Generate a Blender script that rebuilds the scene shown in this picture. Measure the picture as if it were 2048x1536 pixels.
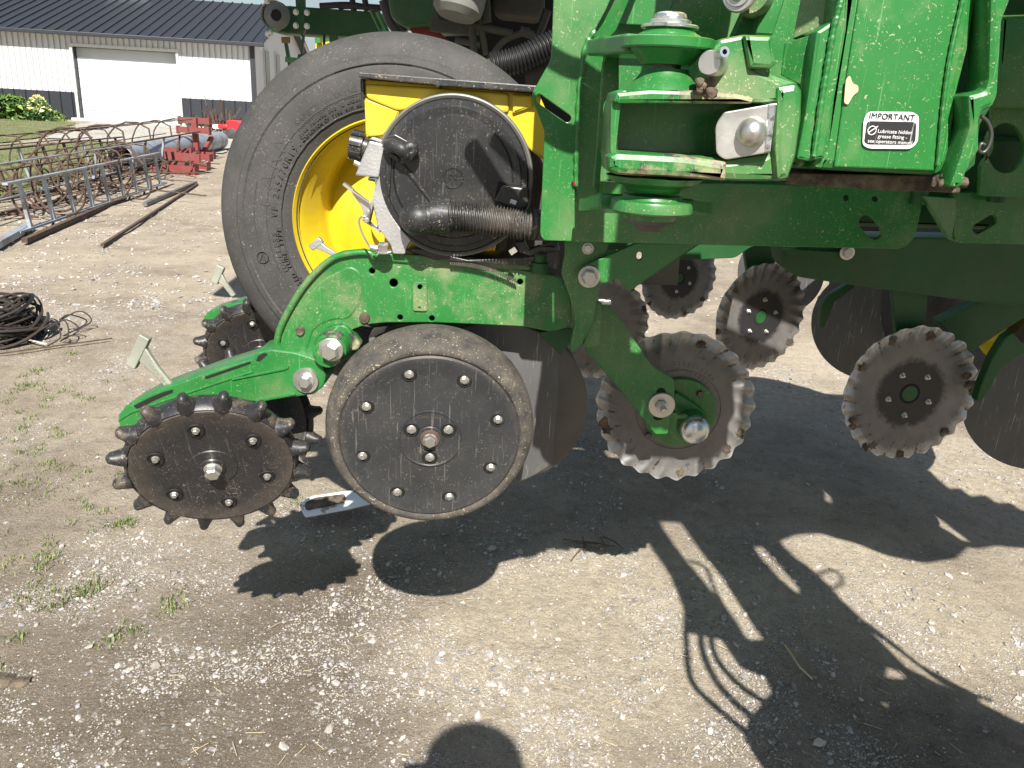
import bpy, math, random
import numpy as np
from mathutils import Vector, Matrix, Quaternion
from math import sin, cos, pi, radians, sqrt, atan2
random.seed(7); rng = np.random.default_rng(7)
S = bpy.context.scene
for o in list(bpy.data.objects): bpy.data.objects.remove(o)
COL = S.collection
# ---------------------------------------------------------------- camera
FPX, PITCH, ROLL, CH = 1600.0, radians(18.84), .055, 1.34
F_ = Vector((0, cos(PITCH), -sin(PITCH))); U0 = Vector((0, sin(PITCH), cos(PITCH))); R0 = Vector((1, 0, 0))
R_ = R0*cos(ROLL) + U0*sin(ROLL); U_ = U0*cos(ROLL) - R0*sin(ROLL); CAM = Vector((0, 0, CH))
cd = bpy.data.cameras.new('camera'); cam = bpy.data.objects.new('camera', cd); COL.objects.link(cam)
cd.sensor_width = 36; cd.lens = 36*FPX/2048; cd.clip_end = 2000; cd.clip_start = .02
cam.matrix_world = Matrix(((R_.x, U_.x, -F_.x, 0), (R_.y, U_.y, -F_.y, 0), (R_.z, U_.z, -F_.z, CH), (0, 0, 0, 1)))
S.camera = cam
# ---------------------------------------------------------------- light
SUN_EL, SUN_AZ = radians(44.3), radians(-4.1)      # light travels along d
d_ = Vector((-.0513, .7139, -.6984)).normalized()
w = bpy.data.worlds.new('World'); S.world = w; w.use_nodes = True
nt = w.node_tree; bg = nt.nodes['Background']; sk = nt.nodes.new('ShaderNodeTexSky')
sk.sky_type = 'NISHITA'; sk.sun_disc = False; sk.sun_elevation = SUN_EL; sk.sun_rotation = pi + SUN_AZ
sk.air_density = 1.2; sk.dust_density = 1.2; sk.altitude = 250
bg.inputs['Strength'].default_value = .052
# thin bright cloud in the sky itself, as a function of direction
tcw = nt.nodes.new('ShaderNodeTexCoord'); nzw = nt.nodes.new('ShaderNodeTexNoise'); rpw = nt.nodes.new('ShaderNodeValToRGB'); mxw = nt.nodes.new('ShaderNodeMixRGB')
mpw = nt.nodes.new('ShaderNodeMapping'); mpw.inputs['Scale'].default_value = (1, 1, 3.2); mpw.inputs['Location'].default_value = (.7, .2, .1)
nzw.inputs['Scale'].default_value = 3.0; nzw.inputs['Detail'].default_value = 7; nzw.inputs['Roughness'].default_value = .6
rpw.color_ramp.elements[0].position = .46; rpw.color_ramp.elements[1].position = .70
nt.links.new(tcw.outputs['Generated'], mpw.inputs[0]); nt.links.new(mpw.outputs[0], nzw.inputs['Vector']); nt.links.new(nzw.outputs['Fac'], rpw.inputs[0])
nt.links.new(rpw.outputs[0], mxw.inputs[0]); nt.links.new(sk.outputs[0], mxw.inputs[1]); mxw.inputs[2].default_value = (4.6, 5.0, 5.7, 1)
nt.links.new(mxw.outputs[0], bg.inputs[0])
sl = bpy.data.lights.new('sun', 'SUN'); so = bpy.data.objects.new('sun', sl); COL.objects.link(so)
sl.energy = 5.0; sl.angle = radians(.55); sl.color = (1, .95, .87)
so.rotation_euler = (d_).to_track_quat('-Z', 'Y').to_euler(); so.location = (0, -6, 8)
S.view_settings.view_transform = 'Standard'; S.view_settings.look = 'None'; S.view_settings.exposure = .95; S.view_settings.gamma = 1
S.render.engine = 'CYCLES'
try: S.cycles.max_bounces = 6
except Exception: pass
# ---------------------------------------------------------------- pixel <-> world (photo pixels, 2048x1536)
def ray(x, y): return F_ + R_*((x-1024)/FPX) - U_*((y-768)/FPX)
class PL:                                       # a real plane in the place: point + normal facing the viewer
    def __init__(s, P, N):
        s.P = Vector(P); s.N = Vector(N).normalized(); s.u = Vector((0, 0, 1)).cross(s.N)
        if s.u.length < 1e-3: s.u = Vector((1, 0, 0))
        s.u.normalize(); s.v = s.N.cross(s.u)
def plane(Y): return Y if isinstance(Y, PL) else PL((0, Y, 0), (0, -1, 0))
def at(x, y, Y):
    p = plane(Y); r = ray(x, y); return CAM + r*((p.P-CAM).dot(p.N)/r.dot(p.N))
def gnd(x, y, z=0.0): r = ray(x, y); return CAM + r*((z-CH)/r.z)
def yawp(x, y, Y, yaw, tilt=0):                 # plane through the point seen at (x,y) at depth Y, turned by yaw about z and tilted
    return PL(at(x, y, Y), (sin(yaw)*cos(tilt), -cos(yaw)*cos(tilt), sin(tilt)))
# ---------------------------------------------------------------- materials
def N(t, ty, **k):
    n = t.nodes.new(ty)
    for a, b in k.items(): n.inputs[a.replace('_', ' ')].default_value = b
    return n
def ramp(t, src, lo, hi):
    r = t.nodes.new('ShaderNodeMapRange'); r.inputs[1].default_value = lo; r.inputs[2].default_value = hi; r.clamp = True
    t.links.new(src, r.inputs[0]); return r.outputs[0]
def mixc(t, fac, a, b):
    m = t.nodes.new('ShaderNodeMixRGB')
    for i, v in ((0, fac), (1, a), (2, b)):
        if isinstance(v, (int, float)): m.inputs[i].default_value = v if i == 0 else (v, v, v, 1)
        elif isinstance(v, tuple): m.inputs[i].default_value = (*v, 1)
        else: t.links.new(v, m.inputs[i])
    return m.outputs[0]
def mth(t, op, a, b=0):
    m = t.nodes.new('ShaderNodeMath'); m.operation = op
    for i, v in ((0, a), (1, b)):
        if isinstance(v, (int, float)): m.inputs[i].default_value = v
        else: t.links.new(v, m.inputs[i])
    return m.outputs[0]
def noise(t, co, sc, det=5, ro=.6, dis=0, sx=None):
    if sx:
        m = t.nodes.new('ShaderNodeMapping'); m.inputs['Scale'].default_value = sx[:3]
        if len(sx) > 3: m.inputs['Rotation'].default_value = (0, sx[3], 0)
        t.links.new(co, m.inputs[0]); co = m.outputs[0]
    n = N(t, 'ShaderNodeTexNoise', Scale=sc, Detail=det, Roughness=ro, Distortion=dis); t.links.new(co, n.inputs['Vector']); return n.outputs['Fac']
MATS = {}
def mat(name, col, rough=.5, metal=0, dust=None, da=.5, ds=6, dlo=.5, dhi=.75, fleck=0, fcol=(.5, .42, .3), scr=0, scol=None, bump=0, bs=60, var=.12,
        coat=0, rad=None, worn=None, spec=.5):
    m = bpy.data.materials.new(name); m.use_nodes = True; t = m.node_tree; b = t.nodes['Principled BSDF']
    tc = t.nodes.new('ShaderNodeTexCoord'); co = tc.outputs['Object']
    c = mixc(t, ramp(t, noise(t, co, 9, 4), .3, .7), tuple(x*(1-var) for x in col), tuple(min(1, x*(1+var)) for x in col))
    rg = mth(t, 'ADD', mth(t, 'MULTIPLY', noise(t, co, 22, 4), .25), rough-.12)
    if worn:                                     # (colour, lo, hi, scale)
        f = ramp(t, noise(t, co, worn[3], 8, .7), worn[1], worn[2]); c = mixc(t, f, c, worn[0])
    if dust:
        f = mth(t, 'MULTIPLY', ramp(t, noise(t, co, ds, 8, .68), dlo, dhi), da)
        if rad:                                  # more dust between two radii of a wheel
            v = t.nodes.new('ShaderNodeVectorMath'); v.operation = 'MULTIPLY'; v.inputs[1].default_value = (1, 1, 0); t.links.new(co, v.inputs[0])
            l = t.nodes.new('ShaderNodeVectorMath'); l.operation = 'LENGTH'; t.links.new(v.outputs[0], l.inputs[0])
            rr = ramp(t, mth(t, 'ADD', l.outputs['Value'], mth(t, 'MULTIPLY', mth(t, 'SUBTRACT', noise(t, co, 30, 6), .5), rad[2])), rad[0], rad[1])
            f = mth(t, 'MAXIMUM', mth(t, 'MULTIPLY', f, .45), mth(t, 'MULTIPLY', rr, mth(t, 'ADD', mth(t, 'MULTIPLY', noise(t, co, 60, 6), rad[3]), rad[3]*.25)))
        c = mixc(t, f, c, dust); rg = mth(t, 'ADD', rg, mth(t, 'MULTIPLY', f, .35))
    if fleck:                                    # stuck straw and dirt crumbs
        f = mth(t, 'MAXIMUM', ramp(t, noise(t, co, 130, 2, .5, 2.5), .655, .69), ramp(t, noise(t, co, 55, 3, .6, 3.5), .68, .71))
        f = mth(t, 'MULTIPLY', f, mth(t, 'MULTIPLY', ramp(t, noise(t, co, 7, 3), .3, .6), fleck)); c = mixc(t, f, c, fcol)
    if scr:                                      # fine scratches in two directions
        f1 = ramp(t, noise(t, co, 330, 3, .5, .4, (1, .035, .035, .25)), .66, .72); f2 = ramp(t, noise(t, co, 300, 3, .5, .4, (1, .03, .035, 1.9)), .66, .72)
        f = mth(t, 'MULTIPLY', mth(t, 'MAXIMUM', f1, f2), scr); c = mixc(t, f, c, scol or tuple(min(1, x*2.2+.08) for x in col))
    t.links.new(c, b.inputs['Base Color']); t.links.new(rg, b.inputs['Roughness'])
    b.inputs['Metallic'].default_value = metal; b.inputs['Coat Weight'].default_value = coat; b.inputs['Coat Roughness'].default_value = .15
    b.inputs['Specular IOR Level'].default_value = spec
    if bump:
        bp = N(t, 'ShaderNodeBump', Strength=bump, Distance=.004); t.links.new(noise(t, co, bs, 6), bp.inputs['Height']); t.links.new(bp.outputs[0], b.inputs['Normal'])
    MATS[name] = m; return m
DUST = (.36, .28, .19); MUD = (.09, .06, .04)
G = (.019, .158, .031)
mat('green_paint', G, .38, dust=DUST, da=.38, ds=5, dlo=.5, dhi=.8, fleck=.6, scr=.35, scol=(.12, .42, .12), coat=.25, bump=.05, bs=14)
mat('green_dusty', G, .42, dust=DUST, da=.6, ds=7, dlo=.47, dhi=.72, fleck=.95, scr=.3, scol=(.1, .35, .1), coat=.15, bump=.06, bs=14)
mat('green_worn', G, .36, dust=DUST, da=.3, ds=9, dlo=.56, dhi=.74, fleck=.7, scr=.45, scol=(.16, .36, .14), coat=.3, bump=.08, bs=18)
mat('green_scuffed', G, .42, dust=(.42, .34, .22), da=.8, ds=11, dlo=.5, dhi=.62, fleck=.5, scr=.5, worn=((.03, .03, .03), .52, .58, 26), bump=.1, bs=30)
mat('green_shaded', (.008, .075, .016), .5, dust=(.1, .09, .06), da=.4, bump=.05, bs=12)  # the machine green made darker, shade put into the colour of rear parts
mat('yellow', (.60, .45, .018), .42, dust=(.45, .36, .2), da=.2, fleck=.25, fcol=(.25, .16, .06), bump=.04, bs=20)
mat('black_plastic', (.017, .018, .02), .36, dust=(.3, .25, .19), da=.12, ds=8, fleck=.55, fcol=(.4, .34, .26), scr=.5, scol=(.14, .14, .14), bump=.05, bs=30)
mat('black_gritty', (.02, .021, .023), .45, dust=(.25, .21, .16), da=.3, ds=9, dlo=.45, dhi=.65, fleck=.9, bump=.15, bs=120)
mat('gauge_face', (.027, .029, .032), .44, dust=(.17, .14, .105), da=.3, ds=6, dlo=.45, dhi=.8, fleck=.3, scr=.7, scol=(.16, .15, .14), rad=(.155, .2, .03, .6))
mat('gauge_rubber', (.032, .031, .03), .75, dust=(.165, .14, .11), da=.6, ds=26, dlo=.35, dhi=.7, fleck=1, bump=.35, bs=110)
mat('closing_face', (.022, .022, .024), .42, dust=(.115, .09, .068), da=.3, ds=6, fleck=.5, scr=.45, scol=(.15, .14, .13), rad=(.10, .15, .05, .6))
mat('closing_rubber', (.02, .02, .023), .42, dust=(.25, .19, .13), da=.75, ds=14, dlo=.5, dhi=.7, fleck=.5, bump=.25, bs=60)
mat('tyre', (.034, .034, .034), .72, dust=(.22, .2, .18), da=.22, ds=6, dlo=.35, dhi=.75, fleck=.4, fcol=(.42, .38, .32), bump=.15, bs=90)
mat('tyre_text', (.075, .075, .075), .7)
mat('tyre_dark', (.012, .012, .012), .8)
mat('steel_disc', (.11, .11, .112), .5, metal=.35, dust=(.13, .12, .11), da=.3, ds=9, scr=.6, scol=(.6, .58, .55), bump=.05, bs=40)
mat('steel_dark', (.12, .115, .11), .45, metal=.8, dust=(.12, .1, .08), da=.5)
mat('zinc', (.58, .57, .54), .34, metal=.85, dust=(.3, .26, .2), da=.35, ds=25, fleck=.2, var=.2, bump=.1, bs=80)
mat('zinc_clean', (.68, .7, .72), .28, metal=.9, worn=((.2, .18, .15), .56, .64, 40), bump=.12, bs=60)
mat('cast_metal', (.42, .42, .42), .45, metal=.7, dust=(.3, .27, .22), da=.3, ds=20, bump=.2, bs=200)
mat('cast_handle', (.36, .37, .31), .6, metal=.45, dust=(.32, .28, .2), da=.3, ds=20, bump=.35, bs=260, var=.25)
mat('mud', (.06, .045, .035), .95, dust=(.2, .16, .11), da=.8, ds=30, dlo=.4, dhi=.6, bump=1, bs=120)
mat('black', (.006, .006, .006), .8)
mat('decal_white', (.72, .72, .72), .5, worn=((.25, .25, .25), .6, .64, 60)); mat('decal_black', (.015, .015, .017), .5, scr=.6, scol=(.5, .5, .5))
mat('wire_dark', (.03, .023, .02), .8, dust=(.08, .055, .04), da=.6, ds=20)
mat('rust', (.065, .045, .036), .85, dust=(.13, .08, .055), da=.7, ds=20, dlo=.4, dhi=.6, bump=.3, bs=80)
mat('galv', (.34, .38, .43), .5, metal=.35, dust=(.2, .15, .11), da=.6, ds=3, dlo=.5, dhi=.6, bump=.1)
mat('red_paint', (.21, .03, .03), .6, dust=(.14, .07, .055), da=.7, ds=4, dlo=.4, dhi=.6, fleck=.2)
mat('red_dark', (.16, .008, .012), .55); mat('red_toy', (.65, .02, .03), .35)
mat('white_plastic', (.78, .80, .80), .4, dust=(.3, .22, .15), da=.9, ds=14, dlo=.56, dhi=.6)
mat('hydraulic_hose', (.012, .012, .013), .5); mat('grey_metal', (.16, .16, .15), .5, metal=.3)
mat('canister', (.15, .16, .145), .6, dust=(.12, .1, .08), da=.4); mat('bronze', (.22, .13, .03), .6)
mat('dusty_frame', (.06, .058, .048), .8, dust=(.13, .11, .09), da=.6)
mat('shirt', (.08, .1, .16), .9); mat('skin', (.5, .3, .22), .6); mat('hair', (.03, .02, .015), .8)
def vertcol_mat(name, rough=.85, bump=.3, bs=300):
    m = bpy.data.materials.new(name); m.use_nodes = True; t = m.node_tree; b = t.nodes['Principled BSDF']
    a = t.nodes.new('ShaderNodeAttribute'); a.attribute_name = 'col'; tc = t.nodes.new('ShaderNodeTexCoord')
    c = mixc(t, ramp(t, noise(t, tc.outputs['Object'], 150, 3), .35, .65), .0, .0)
    mm = t.nodes.new('ShaderNodeMixRGB'); mm.blend_type = 'MULTIPLY'; mm.inputs[0].default_value = .5
    t.links.new(a.outputs['Color'], mm.inputs[1]); r = t.nodes.new('ShaderNodeMapRange'); r.inputs[1].default_value = .3; r.inputs[2].default_value = .6; r.inputs[3].default_value = .55; r.inputs[4].default_value = 1.15
    t.links.new(noise(t, tc.outputs['Object'], 160, 4), r.inputs[0]); t.links.new(r.outputs[0], mm.inputs[2]); t.links.new(mm.outputs[0], b.inputs['Base Color'])
    b.inputs['Roughness'].default_value = rough
    bp = N(t, 'ShaderNodeBump', Strength=bump, Distance=.002); t.links.new(noise(t, tc.outputs['Object'], bs, 4), bp.inputs['Height']); t.links.new(bp.outputs[0], b.inputs['Normal'])
    MATS[name] = m; return m
# ---------------------------------------------------------------- mesh helpers
def tag(o, label=None, cat=None, group=None, kind=None):
    for k, v in (('label', label), ('category', cat), ('group', group), ('kind', kind)):
        if v: o[k] = v
    return o
def thing(name, loc, label, cat, group=None):
    o = bpy.data.objects.new(name, None); o.location = loc; o.empty_display_size = .1; COL.objects.link(o); return tag(o, label, cat, group)
def base(o):                                      # world position of a parent chain (no rotations used on parents)
    v = Vector((0, 0, 0))
    while o: v += o.location; o = o.parent
    return v
def link(name, me, m, parent=None, M=None, smooth=40):
    """me holds coordinates local to M (world matrix)"""
    o = bpy.data.objects.new(name, me); COL.objects.link(o)
    if isinstance(m, str): m = MATS[m]
    if m and not me.materials: me.materials.append(m)
    if smooth:
        me.polygons.foreach_set('use_smooth', [True]*len(me.polygons)); me.set_sharp_from_angle(angle=radians(smooth))
    M = M or Matrix.Identity(4)
    o.parent = parent
    if parent:
        PM = Matrix.Translation(base_m(parent)) if not parent.get('_m') else Matrix.Identity(4)
        o.matrix_basis = wm(parent).inverted() @ M
    else: o.matrix_basis = M
    WM[o.name] = M.copy() if parent is None else wm(parent) @ o.matrix_basis
    return o
WM = {}
def base_m(o): return wm(o).to_translation()
def wm(o):
    if o.name in WM: return WM[o.name]
    M = o.matrix_basis.copy() if o.type != 'EMPTY' else Matrix.Translation(o.location)
    if o.parent: M = wm(o.parent) @ M
    WM[o.name] = M; return M
def mesh(vs, fs):
    me = bpy.data.meshes.new('m'); me.from_pydata([tuple(v) for v in vs], [], fs); me.update(); return me
def merge(parts):                                 # parts: list of (verts, faces)
    V, Fc = [], []
    for vs, fs in parts:
        k = len(V); V += [tuple(v) for v in vs]; Fc += [tuple(i+k for i in f) for f in fs]
    return V, Fc
def box_vf(c, s, M=None, bev=0):
    x, y, z = (k/2 for k in s); vs = [Vector((a*x, b*y, e*z)) for a in (-1, 1) for b in (-1, 1) for e in (-1, 1)]
    if M: vs = [M @ v for v in vs]
    c = Vector(c); vs = [v+c for v in vs]
    return vs, [(0, 1, 3, 2), (4, 6, 7, 5), (0, 4, 5, 1), (2, 3, 7, 6), (0, 2, 6, 4), (1, 5, 7, 3)]
def bar_vf(a, b, wd, th, up=Vector((0, 0, 1))):    # rectangular bar from a to b
    a, b = Vector(a), Vector(b); t = (b-a); L = t.length; t.normalize(); s = t.cross(up)
    if s.length < 1e-3: s = t.cross(Vector((0, 1, 0)))
    s.normalize(); n = s.cross(t); M = Matrix((s, t, n)).transposed()
    return box_vf((a+b)/2, (wd, L, th), M)
def link_vf(name, parts, m, parent=None, smooth=40, bev=0):
    vs, fs = merge(parts); o = 0
    c = wm(parent).to_translation() if parent else sum((Vector(v) for v in vs), Vector())/len(vs)
    me = mesh([Vector(v)-c for v in vs], fs); o = link(name, me, m, parent, Matrix.Translation(c), smooth)
    if bev:
        md = o.modifiers.new('bevel', 'BEVEL'); md.width = bev; md.segments = 2; md.limit_method = 'ANGLE'
    return o
def rounded(pts, r, closed=True):
    out = []; n = len(pts)
    for i in range(n):
        p = Vector(pts[i][:2]); rr = pts[i][2] if len(pts[i]) > 2 else r
        a = Vector(pts[i-1][:2]); b = Vector(pts[(i+1) % n][:2]); da = (a-p); db = (b-p)
        k = min(rr, da.length*.45, db.length*.45)
        if k < .5: out.append(p); continue
        A = p+da.normalized()*k; B = p+db.normalized()*k
        for j in range(6):
            t = j/5; out.append(A*(1-t)**2 + p*2*t*(1-t) + B*t*t)
    return out
def circ(x, y, rx, ry=None, n=28): ry = ry or rx; return [(x+rx*cos(2*pi*i/n), y+ry*sin(2*pi*i/n)) for i in range(n)]
def plate(name, pts, Y, th, m, parent=None, holes=(), bev=.0015, r=4, label=None):
    """outline given in photo pixels, cut from a sheet of thickness th whose front face lies in the plane Y"""
    p = plane(Y); cu = bpy.data.curves.new('c', 'CURVE'); cu.dimensions = '2D'; cu.fill_mode = 'BOTH'
    c0 = at(pts[0][0], pts[0][1], p)
    def add(q):
        s = cu.splines.new('POLY'); s.points.add(len(q)-1); s.use_cyclic_u = True
        for i, (x, y) in enumerate(q):
            w_ = at(x, y, p)-c0; s.points[i].co = (w_.dot(p.u), w_.dot(p.v), 0, 1)
    add(rounded(pts, r))
    for h in holes: add(h)
    bev = min(bev, th*.4); cu.extrude = th/2-bev; cu.bevel_depth = bev; cu.bevel_resolution = 1; cu.offset = -bev
    ob = bpy.data.objects.new('c', cu); me = bpy.data.meshes.new_from_object(ob); bpy.data.objects.remove(ob)
    M = Matrix.Translation(c0-p.N*th/2) @ Matrix((p.u, p.v, p.N)).transposed().to_4x4()
    o = link(name, me, m, parent, M, 30)
    if label: o['label'] = label
    return o
def frame_z(ax, xh=Vector((1, 0, 0))):
    z = Vector(ax).normalized(); x = (xh - z*xh.dot(z)).normalized(); y = z.cross(x); return Matrix((x, y, z)).transposed().to_4x4()
def lathe(name, prof, P, ax, m, parent=None, seg=64, smooth=35, rfun=None, zfun=None, caps=True):
    """prof: (radius, distance along axis); axis ax starts at P"""
    vs, fs = [], []; n = len(prof)
    for i in range(seg):
        t = 2*pi*i/seg
        for (r, z) in prof:
            rr = rfun(r, t, z) if rfun else r; zz = zfun(r, t, z) if zfun else z
            vs.append((rr*cos(t), rr*sin(t), zz))
    for i in range(seg):
        j = (i+1) % seg
        for k in range(n-1): fs.append((i*n+k, j*n+k, j*n+k+1, i*n+k+1))
    if caps:
        if prof[0][0] > 1e-5: fs.append(tuple(i*n for i in range(seg))[::-1])
        if prof[-1][0] > 1e-5: fs.append(tuple(i*n+n-1 for i in range(seg)))
    return link(name, mesh(vs, fs), m, parent, Matrix.Translation(P) @ frame_z(ax), smooth)
def cat(pts, k=6):
    pts = [Vector(p) for p in pts]
    if len(pts) < 3: return pts
    out = []; P = [pts[0]*2-pts[1]]+pts+[pts[-1]*2-pts[-2]]
    for i in range(1, len(P)-2):
        for j in range(k):
            t = j/k; a, b, c, e = P[i-1], P[i], P[i+1], P[i+2]
            out.append(.5*((2*b)+(c-a)*t+(2*a-5*b+4*c-e)*t*t+(3*b-a-3*c+e)*t**3))
    out.append(pts[-1]); return out
def sweep_vf(path, rad, n=10, caps=True):
    path = [Vector(p) for p in path]; L = len(path); vs, fs = [], []
    R = rad if hasattr(rad, '__len__') else [rad]*L
    t0 = (path[1]-path[0]).normalized(); s = t0.cross(Vector((.13, .3, 1))).normalized()
    for i in range(L):
        t = (path[min(i+1, L-1)]-path[max(i-1, 0)]).normalized(); s = (s-t*s.dot(t)).normalized(); b = t.cross(s)
        for k in range(n): a = 2*pi*k/n; vs.append(path[i]+(s*cos(a)+b*sin(a))*R[i])
    for i in range(L-1):
        for k in range(n): fs.append((i*n+k, i*n+(k+1) % n, (i+1)*n+(k+1) % n, (i+1)*n+k))
    if caps: fs += [tuple(range(n))[::-1], tuple((L-1)*n+k for k in range(n))]
    return vs, fs
def tube(name, pts, rad, m, parent=None, n=12, k=6, label=None):
    o = link_vf(name, [sweep_vf(cat(pts, k), rad, n)], m, parent, 50)
    if label: o['label'] = label
    return o
def hexbolt_vf(r, h, wash=1.6, stud=0):
    """hex head with chamfer on a washer, axis +z, base at z=0"""
    vs, fs = [], []
    def ring(rr, z, n, a0=0):
        k = len(vs); vs.extend((rr*cos(2*pi*i/n+a0), rr*sin(2*pi*i/n+a0), z) for i in range(n)); return [k+i for i in range(n)]
    def con(A, B): n = len(A); fs.extend((A[i], A[(i+1) % n], B[(i+1) % n], B[i]) for i in range(n))
    if wash:
        a, b, c = ring(r*wash, 0, 24), ring(r*wash, r*.16, 24), ring(r*wash*.93, r*.22, 24); con(a, b); con(b, c); fs.append(tuple(c))
    z0 = r*.22
    A = ring(r, z0, 6); B = ring(r, z0+h*.82, 6); C_ = ring(r*.82, z0+h, 6); con(A, B); con(B, C_); fs.append(tuple(C_))
    if stud:
        a, b, c = ring(r*.52, z0+h-.0002, 14), ring(r*.52, z0+h+stud, 14), ring(r*.4, z0+h+stud*1.12, 14); con(a, b); con(b, c); fs.append(tuple(c))
    return vs, fs
BM = {}
def bolt(P, ax, r, parent, m='zinc', h=None, wash=1.5, stud=0, name='bolt', rot=None):
    h = h or r*.75; key = (round(r, 5), round(h, 5), wash, stud, m)
    if key not in BM:
        me = mesh(*hexbolt_vf(r, h, wash, stud)); me.materials.append(MATS[m]); BM[key] = me; new = True
        me.polygons.foreach_set('use_smooth', [True]*len(me.polygons)); me.set_sharp_from_angle(angle=radians(30))
    M = Matrix.Translation(P) @ frame_z(ax) @ Matrix.Rotation(random.random()*6 if rot is None else rot, 4, 'Z')
    return link(name, BM[key], None, parent, M, 0)
def text_vf(s, size, ext=.0):
    cu = bpy.data.curves.new('t', 'FONT'); cu.body = s; cu.size = size; cu.extrude = ext; cu.align_x = 'CENTER'; cu.align_y = 'CENTER'; cu.resolution_u = 3
    ob = bpy.data.objects.new('t', cu); me = bpy.data.meshes.new_from_object(ob); bpy.data.objects.remove(ob)
    return [v.co.copy() for v in me.vertices], [tuple(p.vertices) for p in me.polygons]
def text(name, s, P, u, v, size, m, parent, ext=.0004):
    vs, fs = text_vf(s, size, ext); u = Vector(u).normalized(); v = Vector(v).normalized(); n = u.cross(v)
    M = Matrix.Translation(P) @ Matrix((u, v, n)).transposed().to_4x4()
    return link(name, mesh(vs, fs), m, parent, M, 0)
def arc_text(name, s, M, r, a0, size, m, parent, z, step=None, ext=.0008, face=1, squash=1):
    """letters round a wheel: M = wheel frame (z towards viewer), a0 = angle of the middle, clockwise reading"""
    parts = []; step = step or size*.72/r; n = len(s)
    for i, ch in enumerate(s):
        if ch == ' ': continue
        vs, fs = text_vf(ch, size, ext); a = a0-(i-(n-1)/2)*step
        T = Matrix.Rotation(a-pi/2, 4, 'Z') @ Matrix.Translation((0, r, z))
        parts.append(([T @ Vector((v.x*squash, v.y, v.z)) for v in vs], fs))
    V_, F2 = merge(parts); return link(name, mesh(V_, F2), m, parent, M, 0)
# value noise for the ground
def _h(ix, iy, s): x = np.sin(ix*127.1+iy*311.7+s*74.7)*43758.5453; return x-np.floor(x)
def vnoise(x, y, s=0):
    ix, iy = np.floor(x), np.floor(y); fx, fy = x-ix, y-iy; fx = fx*fx*(3-2*fx); fy = fy*fy*(3-2*fy)
    return (_h(ix, iy, s)*(1-fx)+_h(ix+1, iy, s)*fx)*(1-fy)+(_h(ix, iy+1, s)*(1-fx)+_h(ix+1, iy+1, s)*fx)*fy
def fbm(x, y, sc, o=4, s=0):
    r = 0; a = .5
    for i in range(o): r = r+a*vnoise(x*sc, y*sc, s+i*7); sc *= 2.1; a *= .5
    return r/(1-.5**o)
def gz(x, y):
    return (fbm(x, y, .7, 3, 3)-.5)*.03*np.clip((30-y)/20, 0, 1) + (fbm(x, y, 6, 4, 9)-.5)*.016 + (vnoise(x*34, y*34, 5)-.5)*.004
# ================================================================ GROUND
def axis_pts(lo, hi, near_lo, near_hi, st, g=1.13):
    a = list(np.arange(near_lo, near_hi, st)); s = st; x = near_hi
    while x < hi: a.append(x); s *= g; x += s
    a.append(hi); s = st; x = near_lo-st
    while x > lo: a.insert(0, x); s *= g; x -= s
    a.insert(0, lo); return np.array(a)
xs = axis_pts(-600, 600, -2.6, 3.0, .022, 1.1); ys = axis_pts(-40, 1400, .9, 5.2, .022, 1.1)
X, Y = np.meshgrid(xs, ys); Z = gz(X, Y); nx, ny = len(xs), len(ys)
def np_mesh(V, Fq, name='m'):
    me = bpy.data.meshes.new(name); V = np.asarray(V, dtype=np.float32); Fq = np.asarray(Fq, dtype=np.int32); k = Fq.shape[1]
    me.vertices.add(len(V)); me.vertices.foreach_set('co', V.ravel()); me.loops.add(Fq.size); me.loops.foreach_set('vertex_index', Fq.ravel())
    me.polygons.add(len(Fq)); me.polygons.foreach_set('loop_start', np.arange(0, Fq.size, k, dtype=np.int32)); me.update(calc_edges=True); return me
idx = np.arange(nx*ny).reshape(ny, nx); Fq = np.stack([idx[:-1, :-1], idx[:-1, 1:], idx[1:, 1:], idx[1:, :-1]], -1).reshape(-1, 4)
gm = bpy.data.materials.new('ground'); gm.use_nodes = True; t = gm.node_tree; b = t.nodes['Principled BSDF']
co = t.nodes.new('ShaderNodeTexCoord').outputs['Object']
c = mixc(t, ramp(t, noise(t, co, 1.1, 6, .65), .35, .65), (.26, .21, .155), (.47, .40, .31))
c = mixc(t, ramp(t, noise(t, co, 5.0, 6, .6), .45, .75), c, (.50, .43, .33))
c = mixc(t, mth(t, 'MULTIPLY', ramp(t, noise(t, co, 14, 6, .7), .5, .66), .5), c, (.15, .108, .07))
c = mixc(t, mth(t, 'MULTIPLY', ramp(t, noise(t, co, 90, 4, .7), .5, .7), .55), c, (.42, .36, .28))
c = mixc(t, mth(t, 'MULTIPLY', ramp(t, noise(t, co, 140, 3, .6), .54, .7), .6), c, (.09, .065, .045))
pn = t.nodes.new('ShaderNodeAttribute'); pn.attribute_name = 'pale'
c = mixc(t, mth(t, 'MULTIPLY', ramp(t, pn.outputs['Fac'], .05, .8), mth(t, 'ADD', mth(t, 'MULTIPLY', ramp(t, noise(t, co, 26, 8, .75), .35, .6), .6), .15)), c, (.70, .61, .46)); c = mixc(t, mth(t, 'MULTIPLY', ramp(t, pn.outputs['Fac'], -.02, -.4), .55), c, (.13, .10, .07))
c = mixc(t, mth(t, 'MULTIPLY', ramp(t, noise(t, co, 260, 4, .75), .52, .64), .4), c, (.075, .056, .04)); c = mixc(t, mth(t, 'MULTIPLY', ramp(t, noise(t, co, 330, 4, .75), .54, .64), .6), c, (.55, .5, .43))
gp = ramp(t, noise(t, co, 1.7, 5, .7), .47, .6)                       # gravelly patches
vor = N(t, 'ShaderNodeTexVoronoi', Scale=130.0); t.links.new(co, vor.inputs['Vector'])
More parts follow.
